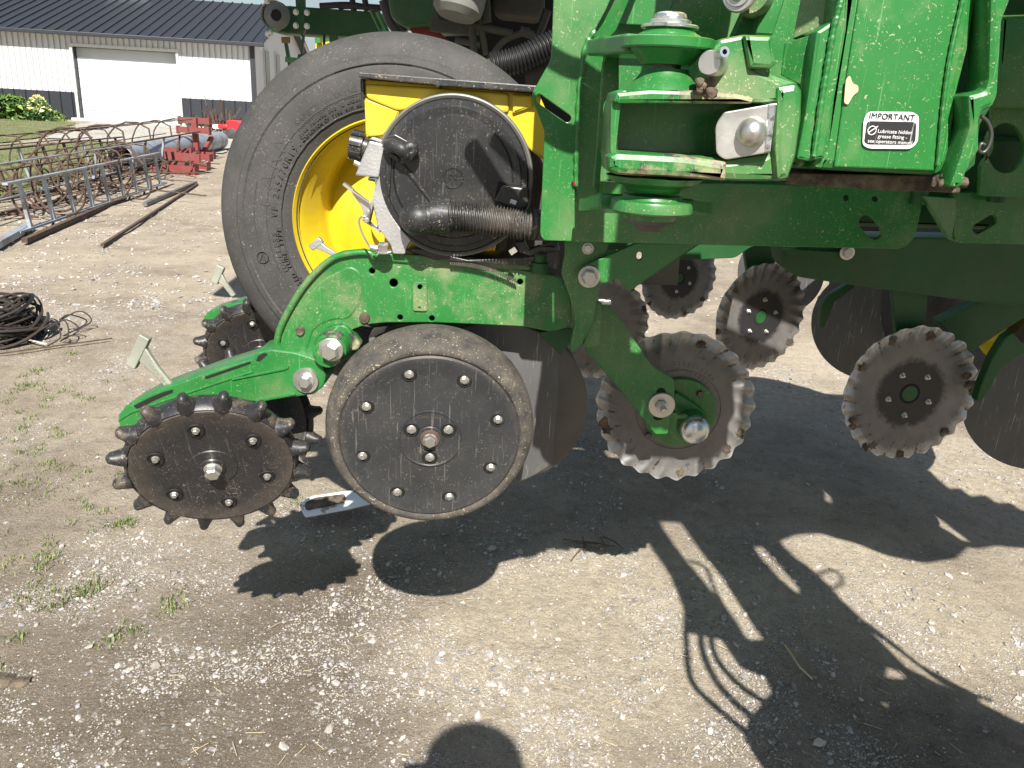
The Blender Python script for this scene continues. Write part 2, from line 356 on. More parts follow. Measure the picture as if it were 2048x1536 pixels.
vor2 = N(t, 'ShaderNodeTexVoronoi', Scale=48.0); t.links.new(co, vor2.inputs['Vector'])
sep = t.nodes.new('ShaderNodeSeparateColor'); t.links.new(vor.outputs['Color'], sep.inputs[0])
sep2 = t.nodes.new('ShaderNodeSeparateColor'); t.links.new(vor2.outputs['Color'], sep2.inputs[0])
st1 = mth(t, 'MULTIPLY', mth(t, 'GREATER_THAN', sep.outputs[0], .62), mth(t, 'LESS_THAN', vor.outputs['Distance'], .42))
st2 = mth(t, 'MULTIPLY', mth(t, 'GREATER_THAN', sep2.outputs[0], .78), mth(t, 'LESS_THAN', vor2.outputs['Distance'], .36))
sc_ = mixc(t, sep.outputs[1], (.26, .235, .21), (.50, .485, .46))
c = mixc(t, mth(t, 'MULTIPLY', st1, mth(t, 'ADD', mth(t, 'MULTIPLY', gp, .75), .12)), c, sc_)
c = mixc(t, mth(t, 'MULTIPLY', st2, mth(t, 'ADD', mth(t, 'MULTIPLY', gp, .7), .12)), c, mixc(t, sep2.outputs[1], (.28, .26, .24), (.52, .50, .47)))
t.links.new(c, b.inputs['Base Color']); b.inputs['Roughness'].default_value = .95; b.inputs['Specular IOR Level'].default_value = .15
hh = mth(t, 'ADD', mth(t, 'MULTIPLY', noise(t, co, 60, 10, .8), 1.2), mth(t, 'MULTIPLY', mth(t, 'MAXIMUM', st1, st2), mth(t, 'ADD', mth(t, 'MULTIPLY', gp, .5), .1)))
bp = N(t, 'ShaderNodeBump', Strength=1.0, Distance=.014); t.links.new(hh, bp.inputs['Height']); t.links.new(bp.outputs[0], b.inputs['Normal'])
pale = np.zeros_like(X)
for (x, y, r_, k_) in ((1180, 1180, .30, .9), (1290, 1330, .42, .9), (1060, 1330, .3, .7), (1850, 1200, .4, .8), (1990, 960, .5, .6), (1700, 1110, .2, .6), (1430, 1180, .25, .4), (1600, 760, 1.2, .7), (350, 470, 3., .35), (900, 1280, .2, .3), (250, 1350, .4, -.35), (560, 1480, .35, -.35), (1650, 1450, .35, -.4), (800, 1130, .3, -.3), (1200, 1040, .3, -.35), (60, 1000, .5, -.1), (700, 1250, .25, -.25)):
    g_ = gnd(x, y); pale += k_*np.exp(-((X-g_.x)**2+(Y-g_.y)**2)/r_**2)
pale = pale+(fbm(X, Y, 2.2, 5, 33)-.5)*1.5*np.clip(pale*2+.4, .3, 1)
gme = np_mesh(np.stack([X, Y, Z], -1).reshape(-1, 3), Fq); pa_ = gme.attributes.new('pale', 'FLOAT', 'POINT'); pa_.data.foreach_set('value', pale.ravel().astype(np.float32))
tag(link('ground', gme, gm, smooth=0), kind='structure')
bpy.data.objects['ground'].data.polygons.foreach_set('use_smooth', [True]*len(Fq))
# ---------------- loose gravel (real stones)
vertcol_mat('stones', .85, .4, 400)
ico_v = []; ph = (1+5**.5)/2
for a in (-1, 1):
    for b_ in (-ph, ph): ico_v += [(0, a, b_), (a, b_, 0), (b_, 0, a)]
ico_v = np.array(ico_v)/np.linalg.norm(ico_v[0])
def hull_faces(v):
    fs = []; n = len(v); e = np.min([np.linalg.norm(v[0]-v[i]) for i in range(1, n)])*1.05
    for i in range(n):
        for j in range(i+1, n):
            for k in range(j+1, n):
                if all(np.linalg.norm(v[p]-v[q]) < e for p, q in ((i, j), (j, k), (i, k))):
                    nn = np.cross(v[j]-v[i], v[k]-v[i]); fs.append((i, j, k) if nn.dot(v[i]) > 0 else (i, k, j))
    return np.array(fs)
ico_f = hull_faces(ico_v); oct_v = np.array([(1, 0, 0), (-1, 0, 0), (0, 1, 0), (0, -1, 0), (0, 0, 1), (0, 0, -1)], float); oct_f = hull_faces(oct_v)
PATCH = [(170, 1170, .22, 1), (330, 1040, .12, .6), (110, 1470, .45, .9), (440, 1375, .12, 1.2), (560, 1290, .25, .6), (1230, 1330, .45, .9), (1080, 1240, .25, .7), (700, 1400, .3, .7), (1440, 1450, .3, 1.3), (1620, 1500, .4, 1.2),
         (1840, 1230, .28, 1.0), (2010, 1330, .25, 1), (2000, 950, .5, .9), (1920, 900, .4, .8), (1490, 1090, .14, 1), (1130, 1020, .3, .8), (900, 1150, .4, .7), (290, 625, .7, .9), (230, 560, .6, .7), (1600, 1150, .25, .5),
         (650, 1000, .2, .6), (1400, 1290, .12, 1.2), (1050, 1460, .3, 1), (60, 430, 1.5, .6), (120, 460, 1.5, .8)]
PG = [(gnd(x, y), r, k) for x, y, r, k in PATCH]
def dens(x, y):
    d = .045+.9*np.clip((fbm(x, y, 1.6, 4, 21)-.55)*6, 0, 1)
    for g, r, k in PG: d = d+k*np.exp(-((x-g.x)**2+(y-g.y)**2)/(r*r)*1.3)
    return (np.clip(d, 0, 1.6)/1.6)*(.2+1.5*np.clip((fbm(x, y, 6, 3, 41)-.44)*5, 0, 1))
def stones(n, r0, r1, area, v, f, pw=2.5):
    x = rng.uniform(area[0], area[1], n*4); y = area[2]+(area[3]-area[2])*rng.uniform(0, 1, n*4)**1.5
    keep = (rng.uniform(0, 1, n*4) < dens(x, y)) & (np.abs(x) < .78*y+.35); x, y = x[keep][:n], y[keep][:n]; n = len(x)
    s = r0+(r1-r0)*rng.uniform(0, 1, n)**pw; nv = len(v)
    V = v[None]*(1+rng.uniform(-.42, .35, (n, nv, 1)))*s[:, None, None]
    V *= np.stack([rng.uniform(.75, 1.4, n), rng.uniform(.6, 1.1, n), rng.uniform(.4, .75, n)], -1)[:, None]
    a = rng.uniform(0, 2*pi, n); ca, sa = np.cos(a)[:, None], np.sin(a)[:, None]
    tx = rng.uniform(-.4, .4, n)[:, None]; zz = V[..., 2]+V[..., 0]*tx
    Vx = V[..., 0]*ca-V[..., 1]*sa+x[:, None]; Vy = V[..., 0]*sa+V[..., 1]*ca+y[:, None]
    Vz = zz+gz(x, y)[:, None]+s[:, None]*.22
    FF = (f[None]+np.arange(n)[:, None, None]*nv).reshape(-1, 3)
    br = rng.uniform(.2, .48, n); wv = rng.uniform(0, 1, n)
    c = np.stack([br*1.0, br*(.93+.03*wv), br*(.80+.17*wv)], -1); c = np.repeat(c[:, None], nv, 1).reshape(-1, 3)
    return np.stack([Vx, Vy, Vz], -1).reshape(-1, 3), FF, c
sets = [stones(170000, .0011, .0036, (-3, 3.6, 1.0, 5.0), oct_v, oct_f, 1.6), stones(12000, .003, .0085, (-3.2, 4, 1.0, 6.5), ico_v, ico_f, 2.2), stones(750, .007, .016, (-3, 3.5, 1.0, 6), ico_v, ico_f, 3),
        stones(9000, .007, .02, (-9, 3, 5.0, 14), oct_v, oct_f, 2.2)]
VV, FFx, CC, k = [], [], [], 0
for v, f, c in sets: VV.append(v); FFx.append(f+k); CC.append(c); k += len(v)
VV = np.concatenate(VV); FFx = np.concatenate(FFx); CC = np.concatenate(CC)
me = np_mesh(VV, FFx); me.polygons.foreach_set('use_smooth', [False]*len(me.polygons)); at_ = me.attributes.new('col', 'FLOAT_COLOR', 'POINT'); at_.data.foreach_set('color', np.concatenate([CC, np.ones((len(CC), 1))], 1).astype(np.float32).ravel())
tag(link('gravel', me, 'stones', smooth=0), 'loose crushed limestone gravel strewn over the packed brown dirt yard', 'gravel', kind='stuff')
# ---------------- grass
vertcol_mat('grass_blades', .6, .1)
def blades(name, spots, label, cat='grass', kind='stuff'):
    """spots: (x, y, n, spread, height)"""
    V, F3, C3 = [], [], []; k = 0
    for (x, y, n, sp, h) in spots:
        px = x+rng.normal(0, sp, n); py = y+rng.normal(0, sp, n); a = rng.uniform(0, 2*pi, n); ln = h*rng.uniform(.5, 1.2, n); lean = rng.uniform(.2, 1.1, n)*ln
        wd = np.maximum(.0012, h*.045)*rng.uniform(.7, 1.5, n); z = gz(px, py); dx, dy = np.cos(a), np.sin(a)
        P0 = np.stack([px-dy*wd, py+dx*wd, z], -1); P1 = np.stack([px+dy*wd, py-dx*wd, z], -1)
        P2 = np.stack([px+dx*lean*.45+dy*wd*.8, py+dy*lean*.45-dx*wd*.8, z+ln*.65], -1); P3 = np.stack([px+dx*lean*.45-dy*wd*.8, py+dy*lean*.45+dx*wd*.8, z+ln*.65], -1)
        P4 = np.stack([px+dx*lean, py+dy*lean, z+ln*.85], -1)
        V.append(np.stack([P0, P1, P2, P3, P4], 1).reshape(-1, 3)); i = k+np.arange(n)*5
        F3 += [np.stack([i, i+1, i+2], -1), np.stack([i, i+2, i+3], -1), np.stack([i+3, i+2, i+4], -1)]; k += 5*n
        g = rng.uniform(0, 1, (n, 1)); c = np.array([[.07, .12, .025]])*(1-g)+np.array([[.21, .23, .08]])*g; C3.append(np.repeat(c[:, None], 5, 1).reshape(-1, 3))
    V = np.concatenate(V); F3 = np.concatenate(F3); C3 = np.concatenate(C3); me = np_mesh(V, F3)
    A = me.attributes.new('col', 'FLOAT_COLOR', 'POINT'); A.data.foreach_set('color', np.concatenate([C3, np.ones((len(C3), 1))], 1).astype(np.float32).ravel())
    return tag(link(name, me, 'grass_blades', smooth=0), label, cat, kind=kind)
TUFT = [(185, 1185, 1.2), (225, 1050, 1.1), (200, 1025, .7), (262, 1045, .6), (328, 1235, 1), (252, 1272, 1), (100, 1130, .9), (10, 1310, 1), (120, 1205, .8), (60, 745, 1.1), (75, 765, 1), (100, 785, .9), (45, 775, .9), (130, 710, .8),
        (160, 800, .8), (75, 820, .9), (110, 870, .8), (60, 900, .9), (150, 940, .7), (240, 945, .8), (280, 975, .5), (590, 1000, .6), (10, 970, .8), (35, 860, .8), (100, 930, .8), (215, 760, .5), (585, 995, .6), (120, 690, .7), (20, 790, .8), (50, 700, .8), (300, 620, .5), (160, 1010, .6), (85, 1100, .8), (30, 1180, .7)]
sp_ = []
for x, y, k in TUFT:
    g = gnd(x, y)
    for j in range(3): sp_.append((g.x+random.gauss(0, .03), g.y+random.gauss(0, .04), int(26*k), .018*k, .022*k))
for j in range(60):
    g = gnd(random.uniform(0, 200), random.uniform(690, 1250)); sp_.append((g.x, g.y, 7, .02, .02))
blades('weeds', sp_, 'scattered small tufts of green weeds growing in the dirt on the left')
# lawns: irregular sheets a little above the ground with blades on them
def sheet(name, pts, z, m, jit=.1, kind='structure', label=None, cat=None):
    q = rounded([tuple(p) for p in pts], 1.5); out = []
    for i in range(len(q)):
        a, b_ = q[i], q[(i+1) % len(q)]; n = max(1, int((b_-a).length/.3))
        for j in range(n):
            p = a.lerp(b_, j/n); out.append((p.x+random.gauss(0, jit), p.y+random.gauss(0, jit), z))
    me = mesh(out, [tuple(range(len(out)))]); o = link(name, me, m, smooth=0); return tag(o, label, cat, kind=kind)
mat('lawn', (.10, .125, .04), .9, dust=(.20, .19, .09), da=.8, ds=1.5, dlo=.4, dhi=.6, bump=1, bs=30)
def drive_mat():
    m = bpy.data.materials.new('driveway'); m.use_nodes = True; t = m.node_tree; b = t.nodes['Principled BSDF']; co = t.nodes.new('ShaderNodeTexCoord').outputs['Object']
    v = N(t, 'ShaderNodeTexVoronoi', Scale=16.0); t.links.new(co, v.inputs['Vector']); s = t.nodes.new('ShaderNodeSeparateColor'); t.links.new(v.outputs['Color'], s.inputs[0])
    c = mixc(t, s.outputs[0], (.26, .245, .22), (.52, .50, .46)); c = mixc(t, ramp(t, noise(t, co, .8, 5, .7), .5, .72), c, (.30, .24, .16)); c = mixc(t, mth(t, 'MULTIPLY', ramp(t, noise(t, co, 1.6, 6, .8), .58, .66), .6), c, (.16, .2, .06))
    t.links.new(c, b.inputs['Base Color']); b.inputs['Roughness'].default_value = .95; bp = N(t, 'ShaderNodeBump', Strength=.6, Distance=.03); t.links.new(v.outputs['Distance'], bp.inputs['Height']); t.links.new(bp.outputs[0], b.inputs['Normal']); return m
g2 = lambda x, y: tuple(gnd(x, y))[:2]
sheet('driveway', [g2(75, 276), g2(180, 244), (-12, 36.0), (-7, 36.4), (2, 37), g2(520, 285), g2(455, 300), g2(420, 320), g2(330, 290), g2(200, 285)], .024, drive_mat())
la = [g2(-150, 300), g2(-100, 262), g2(-60, 238), g2(100, 240), g2(150, 246), g2(135, 258), g2(80, 276), g2(0, 288)]
lb = [g2(-300, 430), g2(-250, 330), g2(0, 296), g2(80, 290), g2(200, 287), g2(330, 289), g2(428, 300), g2(425, 306), g2(330, 303), g2(225, 335), g2(130, 362), g2(50, 390), g2(0, 398)]
sheet('lawn', la, .03, MATS['lawn']); sheet('lawn', lb, .028, MATS['lawn'])
def inside(p, poly):
    c = False; n = len(poly)
    for i in range(n):
        x1, y1 = poly[i]; x2, y2 = poly[i-1]
        if (y1 > p[1]) != (y2 > p[1]) and p[0] < (x2-x1)*(p[1]-y1)/(y2-y1)+x1: c = not c
    return c
sp_ = []
for poly, n, h in ((la, 900, .07), (lb, 2600, .06)):
    xs_ = [p[0] for p in poly]; ys_ = [p[1] for p in poly]; k = 0
    while k < n:
        p = (random.uniform(max(min(xs_), -22), max(xs_)), random.uniform(min(ys_), max(ys_)))
        if inside(p, poly): sp_.append((*p, 10, .12, h)); k += 1
blades('grass', sp_, 'mown green lawn grass behind the ladder cages and beside the barn')
# ================================================================ BARN
BX1 = gnd(522, 258).x; BY = 36.2; BX0 = -44
TH = radians(6); fac = PL((BX1, BY, 0), (sin(TH), -cos(TH), 0))
fx = lambda x, y: BX1+(at(x, y, fac)-Vector((BX1, BY, 0))).dot(fac.u)
barn = thing('barn', (BX1, BY, 0), 'white metal barn with black wainscot, dark standing seam roof and large white overhead door', 'barn')
def ribbed(name, p0, u, L, z0, z1, pitch, ht, m, nrm):
    """sheet metal with small ribs running up: strip of quads"""
    vs, fs = [], []; x = 0; u = Vector(u); nrm = Vector(nrm); p0 = Vector(p0)
    prof = []
    while x < L:
        for dx, dn in ((0, 0), (pitch-.045, 0), (pitch-.04, -.05), (pitch-.018, -.05), (pitch-.014, ht), (pitch-.004, ht)): prof.append((min(x+dx, L), dn))
        x += pitch
    prof.append((L, 0))
    for (a, n_) in prof:
        for z in (z0, z1):
            q = p0+u*a+nrm*n_; vs.append((q.x, q.y, z) if not callable(z) else (q.x, q.y, z(a)))
    for i in range(len(prof)-1): fs.append((2*i, 2*i+2, 2*i+3, 2*i+1))
    return link_vf(name, [(vs, fs)], m, barn, 0)
mat('barn_white', (.58, .595, .61), .45, var=.03); mat('barn_black', (.022, .025, .032), .45); mat('roof_metal', (.032, .035, .042), .45, metal=.2, var=.15); mat('door_white', (.54, .57, .60), .5, var=.02); mat('trim_white', (.55, .55, .52), .6)
mat('soffit', (.5, .5, .48), .8); mat('window_glass', (.015, .02, .025), .1)
hw = at(513, 89, BY).z; hb = 1.12
DX0 = fx(155, 180); DX1 = fx(358, 180); DH = (at(148, 93, fac).z+at(352, 105, fac).z)/2
for (x0, x1) in ((BX0, DX0), (DX1, BX1)):
    ribbed('siding', (x0, BY, 0), (1, 0, 0), x1-x0, hb, hw, .23, .02, 'barn_white', (0, -1, 0))
    ribbed('wainscot', (x0, BY, 0), (1, 0, 0), x1-x0, 0, hb, .46, .025, 'barn_black', (0, -1, 0))
ribbed('siding', (DX0, BY, 0), (1, 0, 0), DX1-DX0, DH+.12, hw, .23, .02, 'barn_white', (0, -1, 0))
link_vf('door_frame', [box_vf(((DX0+DX1)/2, BY-.03, DH+.06), (DX1-DX0+.24, .12, .12)), box_vf((DX0-.05, BY-.03, DH/2), (.1, .12, DH)), box_vf((DX1+.05, BY-.03, DH/2), (.1, .12, DH))], 'trim_white', barn)
nP = 7; dp = []
for i in range(nP): dp.append(box_vf(((DX0+DX1)/2, BY+.34, DH*(i+.5)/nP), (DX1-DX0, .05, DH/nP-.018)))
link_vf('overhead_door', dp, 'door_white', barn, bev=.008)
link_vf('door_reveal', [box_vf((DX0-.01, BY+.18, DH/2), (.02, .36, DH)), box_vf((DX1+.01, BY+.18, DH/2), (.02, .36, DH)), box_vf(((DX0+DX1)/2, BY+.18, DH+.01), (DX1-DX0, .36, .02))], 'barn_black', barn)
link_vf('door_sill', [box_vf(((DX0+DX1)/2, BY-.1, .05), (DX1-DX0+.5, .45, .1))], 'trim_white', barn)
DEP = 14.0; RH = at(520, 15, BY+DEP/2).z; ov = .45; mid = BY+DEP/2
# gable wall on the right with two tall windows
gv = [(BX1, BY, 0), (BX1, BY+DEP, 0), (BX1, BY+DEP, hw), (BX1, mid, RH), (BX1, BY, hw)]
link_vf('gable_wall', [(gv, [(0, 1, 2, 3, 4)])], 'barn_white', barn, 0)
link_vf('gable_wainscot', [box_vf((BX1+.02, BY+DEP/2, hb/2), (.06, DEP, hb))], 'barn_black', barn)
for y in (BY+2.6, BY+5.2):
    link_vf('window', [box_vf((BX1+.03, y, 2.3), (.06, 1.1, 2.2))], 'trim_white', barn); link_vf('window_pane', [box_vf((BX1+.06, y, 2.3), (.04, .9, 2.0))], 'window_glass', barn)
link_vf('corner_trim', [box_vf((BX1-.03, BY-.035, hw/2), (.2, .08, hw))], 'barn_black', barn)
# roof slopes with standing seams
def roof_side(sgn):
    y0 = BY-ov if sgn < 0 else BY+DEP+ov; z0 = hw-.02-(RH-hw)/(DEP/2)*ov+.12; parts = []
    a = Vector((0, y0, z0)); b_ = Vector((0, mid, RH+.12)); L = BX1+ov-(BX0)
    parts.append(([(BX0, a.y, a.z), (BX1+ov, a.y, a.z), (BX1+ov, b_.y, b_.z), (BX0, b_.y, b_.z), (BX0, a.y, a.z-.06), (BX1+ov, a.y, a.z-.06), (BX1+ov, b_.y, b_.z-.06), (BX0, b_.y, b_.z-.06)],
                  [(0, 1, 2, 3), (7, 6, 5, 4), (0, 4, 5, 1), (1, 5, 6, 2), (2, 6, 7, 3), (3, 7, 4, 0)]))
    x = BX1+ov-.02
    while x > BX0: parts.append(bar_vf(Vector((x, a.y, a.z+.02)), Vector((x, b_.y, b_.z+.02)), .04, .06)); x -= .46
    return parts
link_vf('roof', roof_side(-1)+roof_side(1), 'roof_metal', barn, 0)
link_vf('ridge_vent', [box_vf((at(300, 2, mid).x, mid, RH+.28), (2.2, .7, .35))], 'galv', barn, bev=.03)
link_vf('gutter', [box_vf(((BX0+BX1)/2+.2, BY-ov-.05, hw-.03), (BX1-BX0+.7, .13, .15))], 'barn_black', barn, bev=.02)
link_vf('soffit', [box_vf(((BX0+BX1)/2, BY-ov/2, hw-.06), (BX1-BX0, ov, .03)), box_vf((BX1+ov/2, mid, RH-.2), (.01, .01, .01))], 'soffit', barn)
link_vf('rake_trim', [bar_vf((BX1+ov-.03, BY-ov, hw-.12), (BX1+ov-.03, mid, RH-.02), .06, .22), bar_vf((BX1+ov-.03, BY+DEP+ov, hw-.12), (BX1+ov-.03, mid, RH-.02), .06, .22)], 'trim_white', barn)
link_vf('wall_pipe', [sweep_vf([at(x, y, BY-.08) for x, y in ((416, 212), (412, 190), (406, 188))], .012, 6)], 'grey_metal', barn)
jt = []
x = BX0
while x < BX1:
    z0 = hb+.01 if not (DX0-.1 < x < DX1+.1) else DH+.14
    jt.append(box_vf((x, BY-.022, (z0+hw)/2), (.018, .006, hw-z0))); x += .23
mat('rib_shade_grey', (.42, .43, .44), .6); tag(link_vf('rib_shade_strips', jt, 'rib_shade_grey', barn), kind='stuff')  # grey strips painting the shade lines of the siding ribs
barn.rotation_euler[2] = TH
# ---------------- plants by the barn
def leafclump(name, P, rx, ry, rz, n, ls, cols, label, cat, flowers=None, fcol=None, upright=0):
    root = thing(name, P, label, cat); 
    def lf(nn, cc, zr, sz):
        V, Fc, C3 = [], [], []
        for i in range(nn):
            a = random.uniform(0, 2*pi); rr = sqrt(random.random()); zz = random.uniform(*zr); k = sqrt(max(.05, 1-zz*zz*.85))
            c = Vector((cos(a)*rr*rx*k, sin(a)*rr*ry*k, zz*rz)); s = sz*random.uniform(.6, 1.3)
            q = Quaternion((random.gauss(0, 1), random.gauss(0, 1), random.gauss(0, 1)), random.uniform(0, 3)) if not upright else Quaternion((cos(a), sin(a), 0), random.uniform(.9, 1.6))
            k0 = len(V)
            for vx, vy, vz in ((-.5, 0, 0), (-.15, .32, .06), (.5, .05, 0), (-.1, -.32, .06)):
                V.append(c+q @ Vector((vx*s*1.3, vy*s, vz*s)))
            Fc.append((k0, k0+3, k0+2, k0+1)); col = random.choice(cc); f = random.uniform(.7, 1.3); C3 += [[x*f for x in col]]*4
        me = mesh(V, Fc); A = me.attributes.new('col', 'FLOAT_COLOR', 'POINT'); A.data.foreach_set('color', np.array([c+[1] for c in C3], dtype=np.float32).ravel()); return me
    link('foliage', lf(n, cols, (0, 1), ls), 'grass_blades', root, Matrix.Translation(P), 0)
    if flowers: link('flowers', lf(flowers, fcol, (.45, 1.1), ls*.8), 'grass_blades', root, Matrix.Translation(P), 0)
    return root
GR = [[.06, .13, .02], [.10, .19, .04], [.16, .24, .06], [.04, .09, .015]]
leafclump('bush', gnd(22, 239), 1.05, .7, .85, 1500, .22, GR, 'broad leaved green bush in front of the white barn wall at far left', 'bush')
leafclump('flowering_plant', gnd(80, 243), .55, .4, .85, 700, .14, [[.05, .12, .03], [.1, .2, .06]], 'clump of pale yellow irises beside the green bush', 'flowers', 420, [[.75, .66, .25], [.8, .75, .42]])
leafclump('hosta', gnd(108, 241), .5, .4, .35, 300, .15, [[.2, .3, .08], [.12, .22, .05]], 'low light green hosta by the barn door corner', 'plant')
# ================================================================ STEEL LADDER CAGES
def ladder_cage(name, A, B, up, side, hw_, R, n_h, n_r, label, mt, rungs=None, hoopmat='rust', bend=1, off=.45):
    """A,B = ends of the lower rail; up = vector to the other rail; side = direction the hoops bulge"""
    A, B, up, side = Vector(A), Vector(B), Vector(up), Vector(side).normalized(); root = thing(name, A, label, 'ladder cage', 'ladder cages lying on the ground')
    ax = (B-A); 
    link_vf('rail', [bar_vf(A, B, .05, .02)], mt, root); link_vf('rail', [bar_vf(A+up, B+up, .05, .02)], mt, root)
    for i in range(n_r):
        p = A+ax*((i+.5)/n_r); link_vf('rung', [bar_vf(p, p+up, .045, .03, side)], mt if (i % 3) else 'galv', root)
    un = up.normalized(); c0 = up/2+side*R*off
    for i in range(n_h):
        p = A+ax*((i+.3)/n_h); pts = []
        for k in range(19):
            th = -pi*.66+2*pi*.66*k/18; jit = Vector((random.gauss(0, .006), random.gauss(0, .006), random.gauss(0, .006)))
            pts.append(p+c0+side*cos(th)*R+un*sin(th)*R*1.02+jit)
        pts = [p]+pts+[p+up]
        link_vf('hoop', [sweep_vf(pts, .013, 6)], hoopmat, root)
    for k in range(5):
        th = -pi*.55+2*pi*.55*k/4; o_ = c0+side*cos(th)*R+un*sin(th)*R*1.02
        link_vf('strap', [bar_vf(A+o_, B+o_, .03, .012)], 'rust' if k % 2 else mt, root)
    return root
def cage(A, B, lean, h, R, nh, nr, label, mt, z=.09, off=.5):
    A, B = Vector(A)+Vector((0, 0, z)), Vector(B)+Vector((0, 0, z)); ax = (B-A).normalized(); left = Vector((0, 0, 1)).cross(ax).normalized()
    up = (Vector((0, 0, 1))*cos(lean)+left*sin(lean)); side = up.cross(ax)*-1
    if side.dot(left) < 0: side = -side
    return ladder_cage('ladder_cage', A, B, up*h, side, .2, R, nh, nr, label, mt, off=off)
cage(gnd(38, 478), gnd(332, 374), .12, .43, .37, 8, 9, 'galvanised ladder with rusty safety hoops lying on its side nearest the camera', 'galv', .06, .62)
cage(gnd(-150, 420), gnd(262, 335), .25, .42, .40, 8, 9, 'rusty ladder cage lying behind the galvanised one on the grass edge', 'rust', .12, .6)
cage(gnd(160, 400), gnd(395, 322), -.2, .40, .40, 5, 6, 'rusty ladder cage whose far end points at the red steel stands', 'rust', .2, .6)
parts = []
for i in range(38):
    t_ = random.random(); g_ = gnd(60, 440).lerp(gnd(370, 345), t_)+Vector((random.gauss(-.5, .45), random.gauss(0, .5), 0)); a = random.gauss(1.75, .55); L_ = random.uniform(.6, 2.0); k_ = random.gauss(0, .35); z_ = random.uniform(.02, .35)
    parts.append(sweep_vf(cat([g_, g_+Vector((cos(a)*L_*.33, sin(a)*L_*.33, z_)), g_+Vector((cos(a+k_)*L_*.66, sin(a+k_)*L_*.66, z_*.9)), g_+Vector((cos(a+k_*1.6)*L_, sin(a+k_*1.6)*L_, random.uniform(.01, .2)))], 4), random.choice((.007, .01, .013)), 6))
for i in range(8):
    g_ = gnd(90, 450).lerp(gnd(300, 380), random.random())+Vector((random.gauss(-.1, .25), random.gauss(0, .3), .25)); R_1 = random.uniform(.25, .4); n1 = Vector((random.gauss(0, .3), 1, random.gauss(0, .4))).normalized(); u1 = n1.cross(Vector((0, 0, 1))).normalized(); v1 = n1.cross(u1)
    parts.append(sweep_vf([g_+Vector((0, 0, max(0, R_1-.2)))+u1*cos(b1)*R_1+v1*sin(b1)*R_1 for b1 in np.linspace(0, random.uniform(3.5, 5.8), 22)], .011, 6))
tag(link_vf('rod_tangle', parts, 'rust'), 'tangle of bent rusty rods and hoop pieces lying among the ladder cages', 'scrap rods', kind='stuff')
# loose channels and rods on the ground
for (p, q, mt, lab, wd) in (((-40, 520), (60, 462), 'galv', 'short blue grey steel channel at the near end of the ladder', .07), ((205, 497), (395, 372), 'rust', 'long rusty angle iron lying in front of the ladder cages', .03),
                        ((290, 415), (392, 370), 'grey_metal', 'dark angle iron lying at the far end of the ladders', .05), ((50, 490), (250, 400), 'rust', 'rusty flat bar under the ladder rungs', .05),
                        ((-20, 716), (225, 682), 'rust', 'thin rusty rod lying on the dirt by the wire coil', .008), ((-30, 410), (120, 385), 'rust', 'rusty bar lying at the lawn edge under the rear cage', .05), ((-20, 440), (150, 400), 'rust', 'second rusty bar near the lawn edge', .05)):
    a, b_ = gnd(*p), gnd(*q); a.z = b_.z = wd*.5+.012; tag(link_vf('steel_bar', [bar_vf(a, b_, wd, wd*.8)], mt), lab, 'steel bar')
# big corrugated pipe
pa, pb = gnd(243, 345)+Vector((0, 0, .24)), gnd(440, 300)+Vector((0, 0, .24))
axp = (pb-pa).normalized(); L = (pb-pa).length
pf = [(.205, 0), (.215, 0)]; i = 0
while i*.05 < L: pf += [(.215, i*.05), (.215, i*.05+.02), (.211, i*.05+.03)]; i += 1
pf += [(.205, L), (.195, L), (.195, 0), (.205, 0)]
tag(lathe('pipe', pf, pa, axp, 'galv', None, 32, 40, caps=False), 'big grey corrugated pipe lying behind the ladder cages with its dark end open', 'pipe')
# red steel stands: cross bars with end plates on a post
def channel(p, q, Y, h, dep): 
    a = at(*p, Y); b_ = at(*q, Y); return [box_vf(((a.x+b_.x)/2, Y, (a.z+b_.z)/2), (abs(b_.x-a.x), dep, h)), box_vf((a.x, Y, a.z), (.03, dep*1.4, h*1.35)), box_vf((b_.x, Y, b_.z), (.03, dep*1.4, h*1.35))]
YS = gnd(408, 318).y
r = thing('steel_stand', gnd(410, 318), 'tall red steel stand with two wide cross bars in front of the barn', 'stand')
link_vf('cross_bar', channel((359, 240), (419, 242), YS, .12, .1), 'red_paint', r); link_vf('cross_bar', channel((356, 259), (419, 262), YS-.3, .12, .1), 'red_paint', r)
a = at(388, 236, YS-.12); b_ = at(385, 305, YS-.12); c = at(392, 236, YS)
link_vf('post', [box_vf((a.x, YS-.1, (a.z+.02)/2), (.1, .1, a.z-.02)), bar_vf((a.x+.05, YS, .05), (a.x+.12, YS+.5, a.z-.4), .08, .08)], 'red_paint', r)
link_vf('foot', channel((398, 303), (428, 309), YS+.1, .12, .1)+[box_vf((a.x+.1, YS, .06), (.12, 1.0, .1))], 'red_paint', r)
YS = gnd(390, 350).y
r = thing('steel_stand', gnd(370, 350), 'low red steel frame lying on the ground in front of the tall red stand', 'stand')
for (p, q, dy, h) in (((308, 338), (392, 340), 0, .14), ((312, 300), (385, 303), 1.6, .11), ((385, 330), (416, 333), .5, .11), ((395, 312), (421, 316), 1.3, .10)):
    link_vf('cross_bar', channel(p, q, YS+dy, h, .14), 'red_paint', r)
link_vf('rail', [bar_vf(at(340, 330, YS+.1), at(372, 300, YS+1.6), .12, .05), bar_vf(at(362, 330, YS+.1), at(395, 306, YS+1.6), .12, .05), bar_vf(at(330, 312, YS+.5), at(400, 318, YS+.6), .1, .16)], 'red_paint', r)
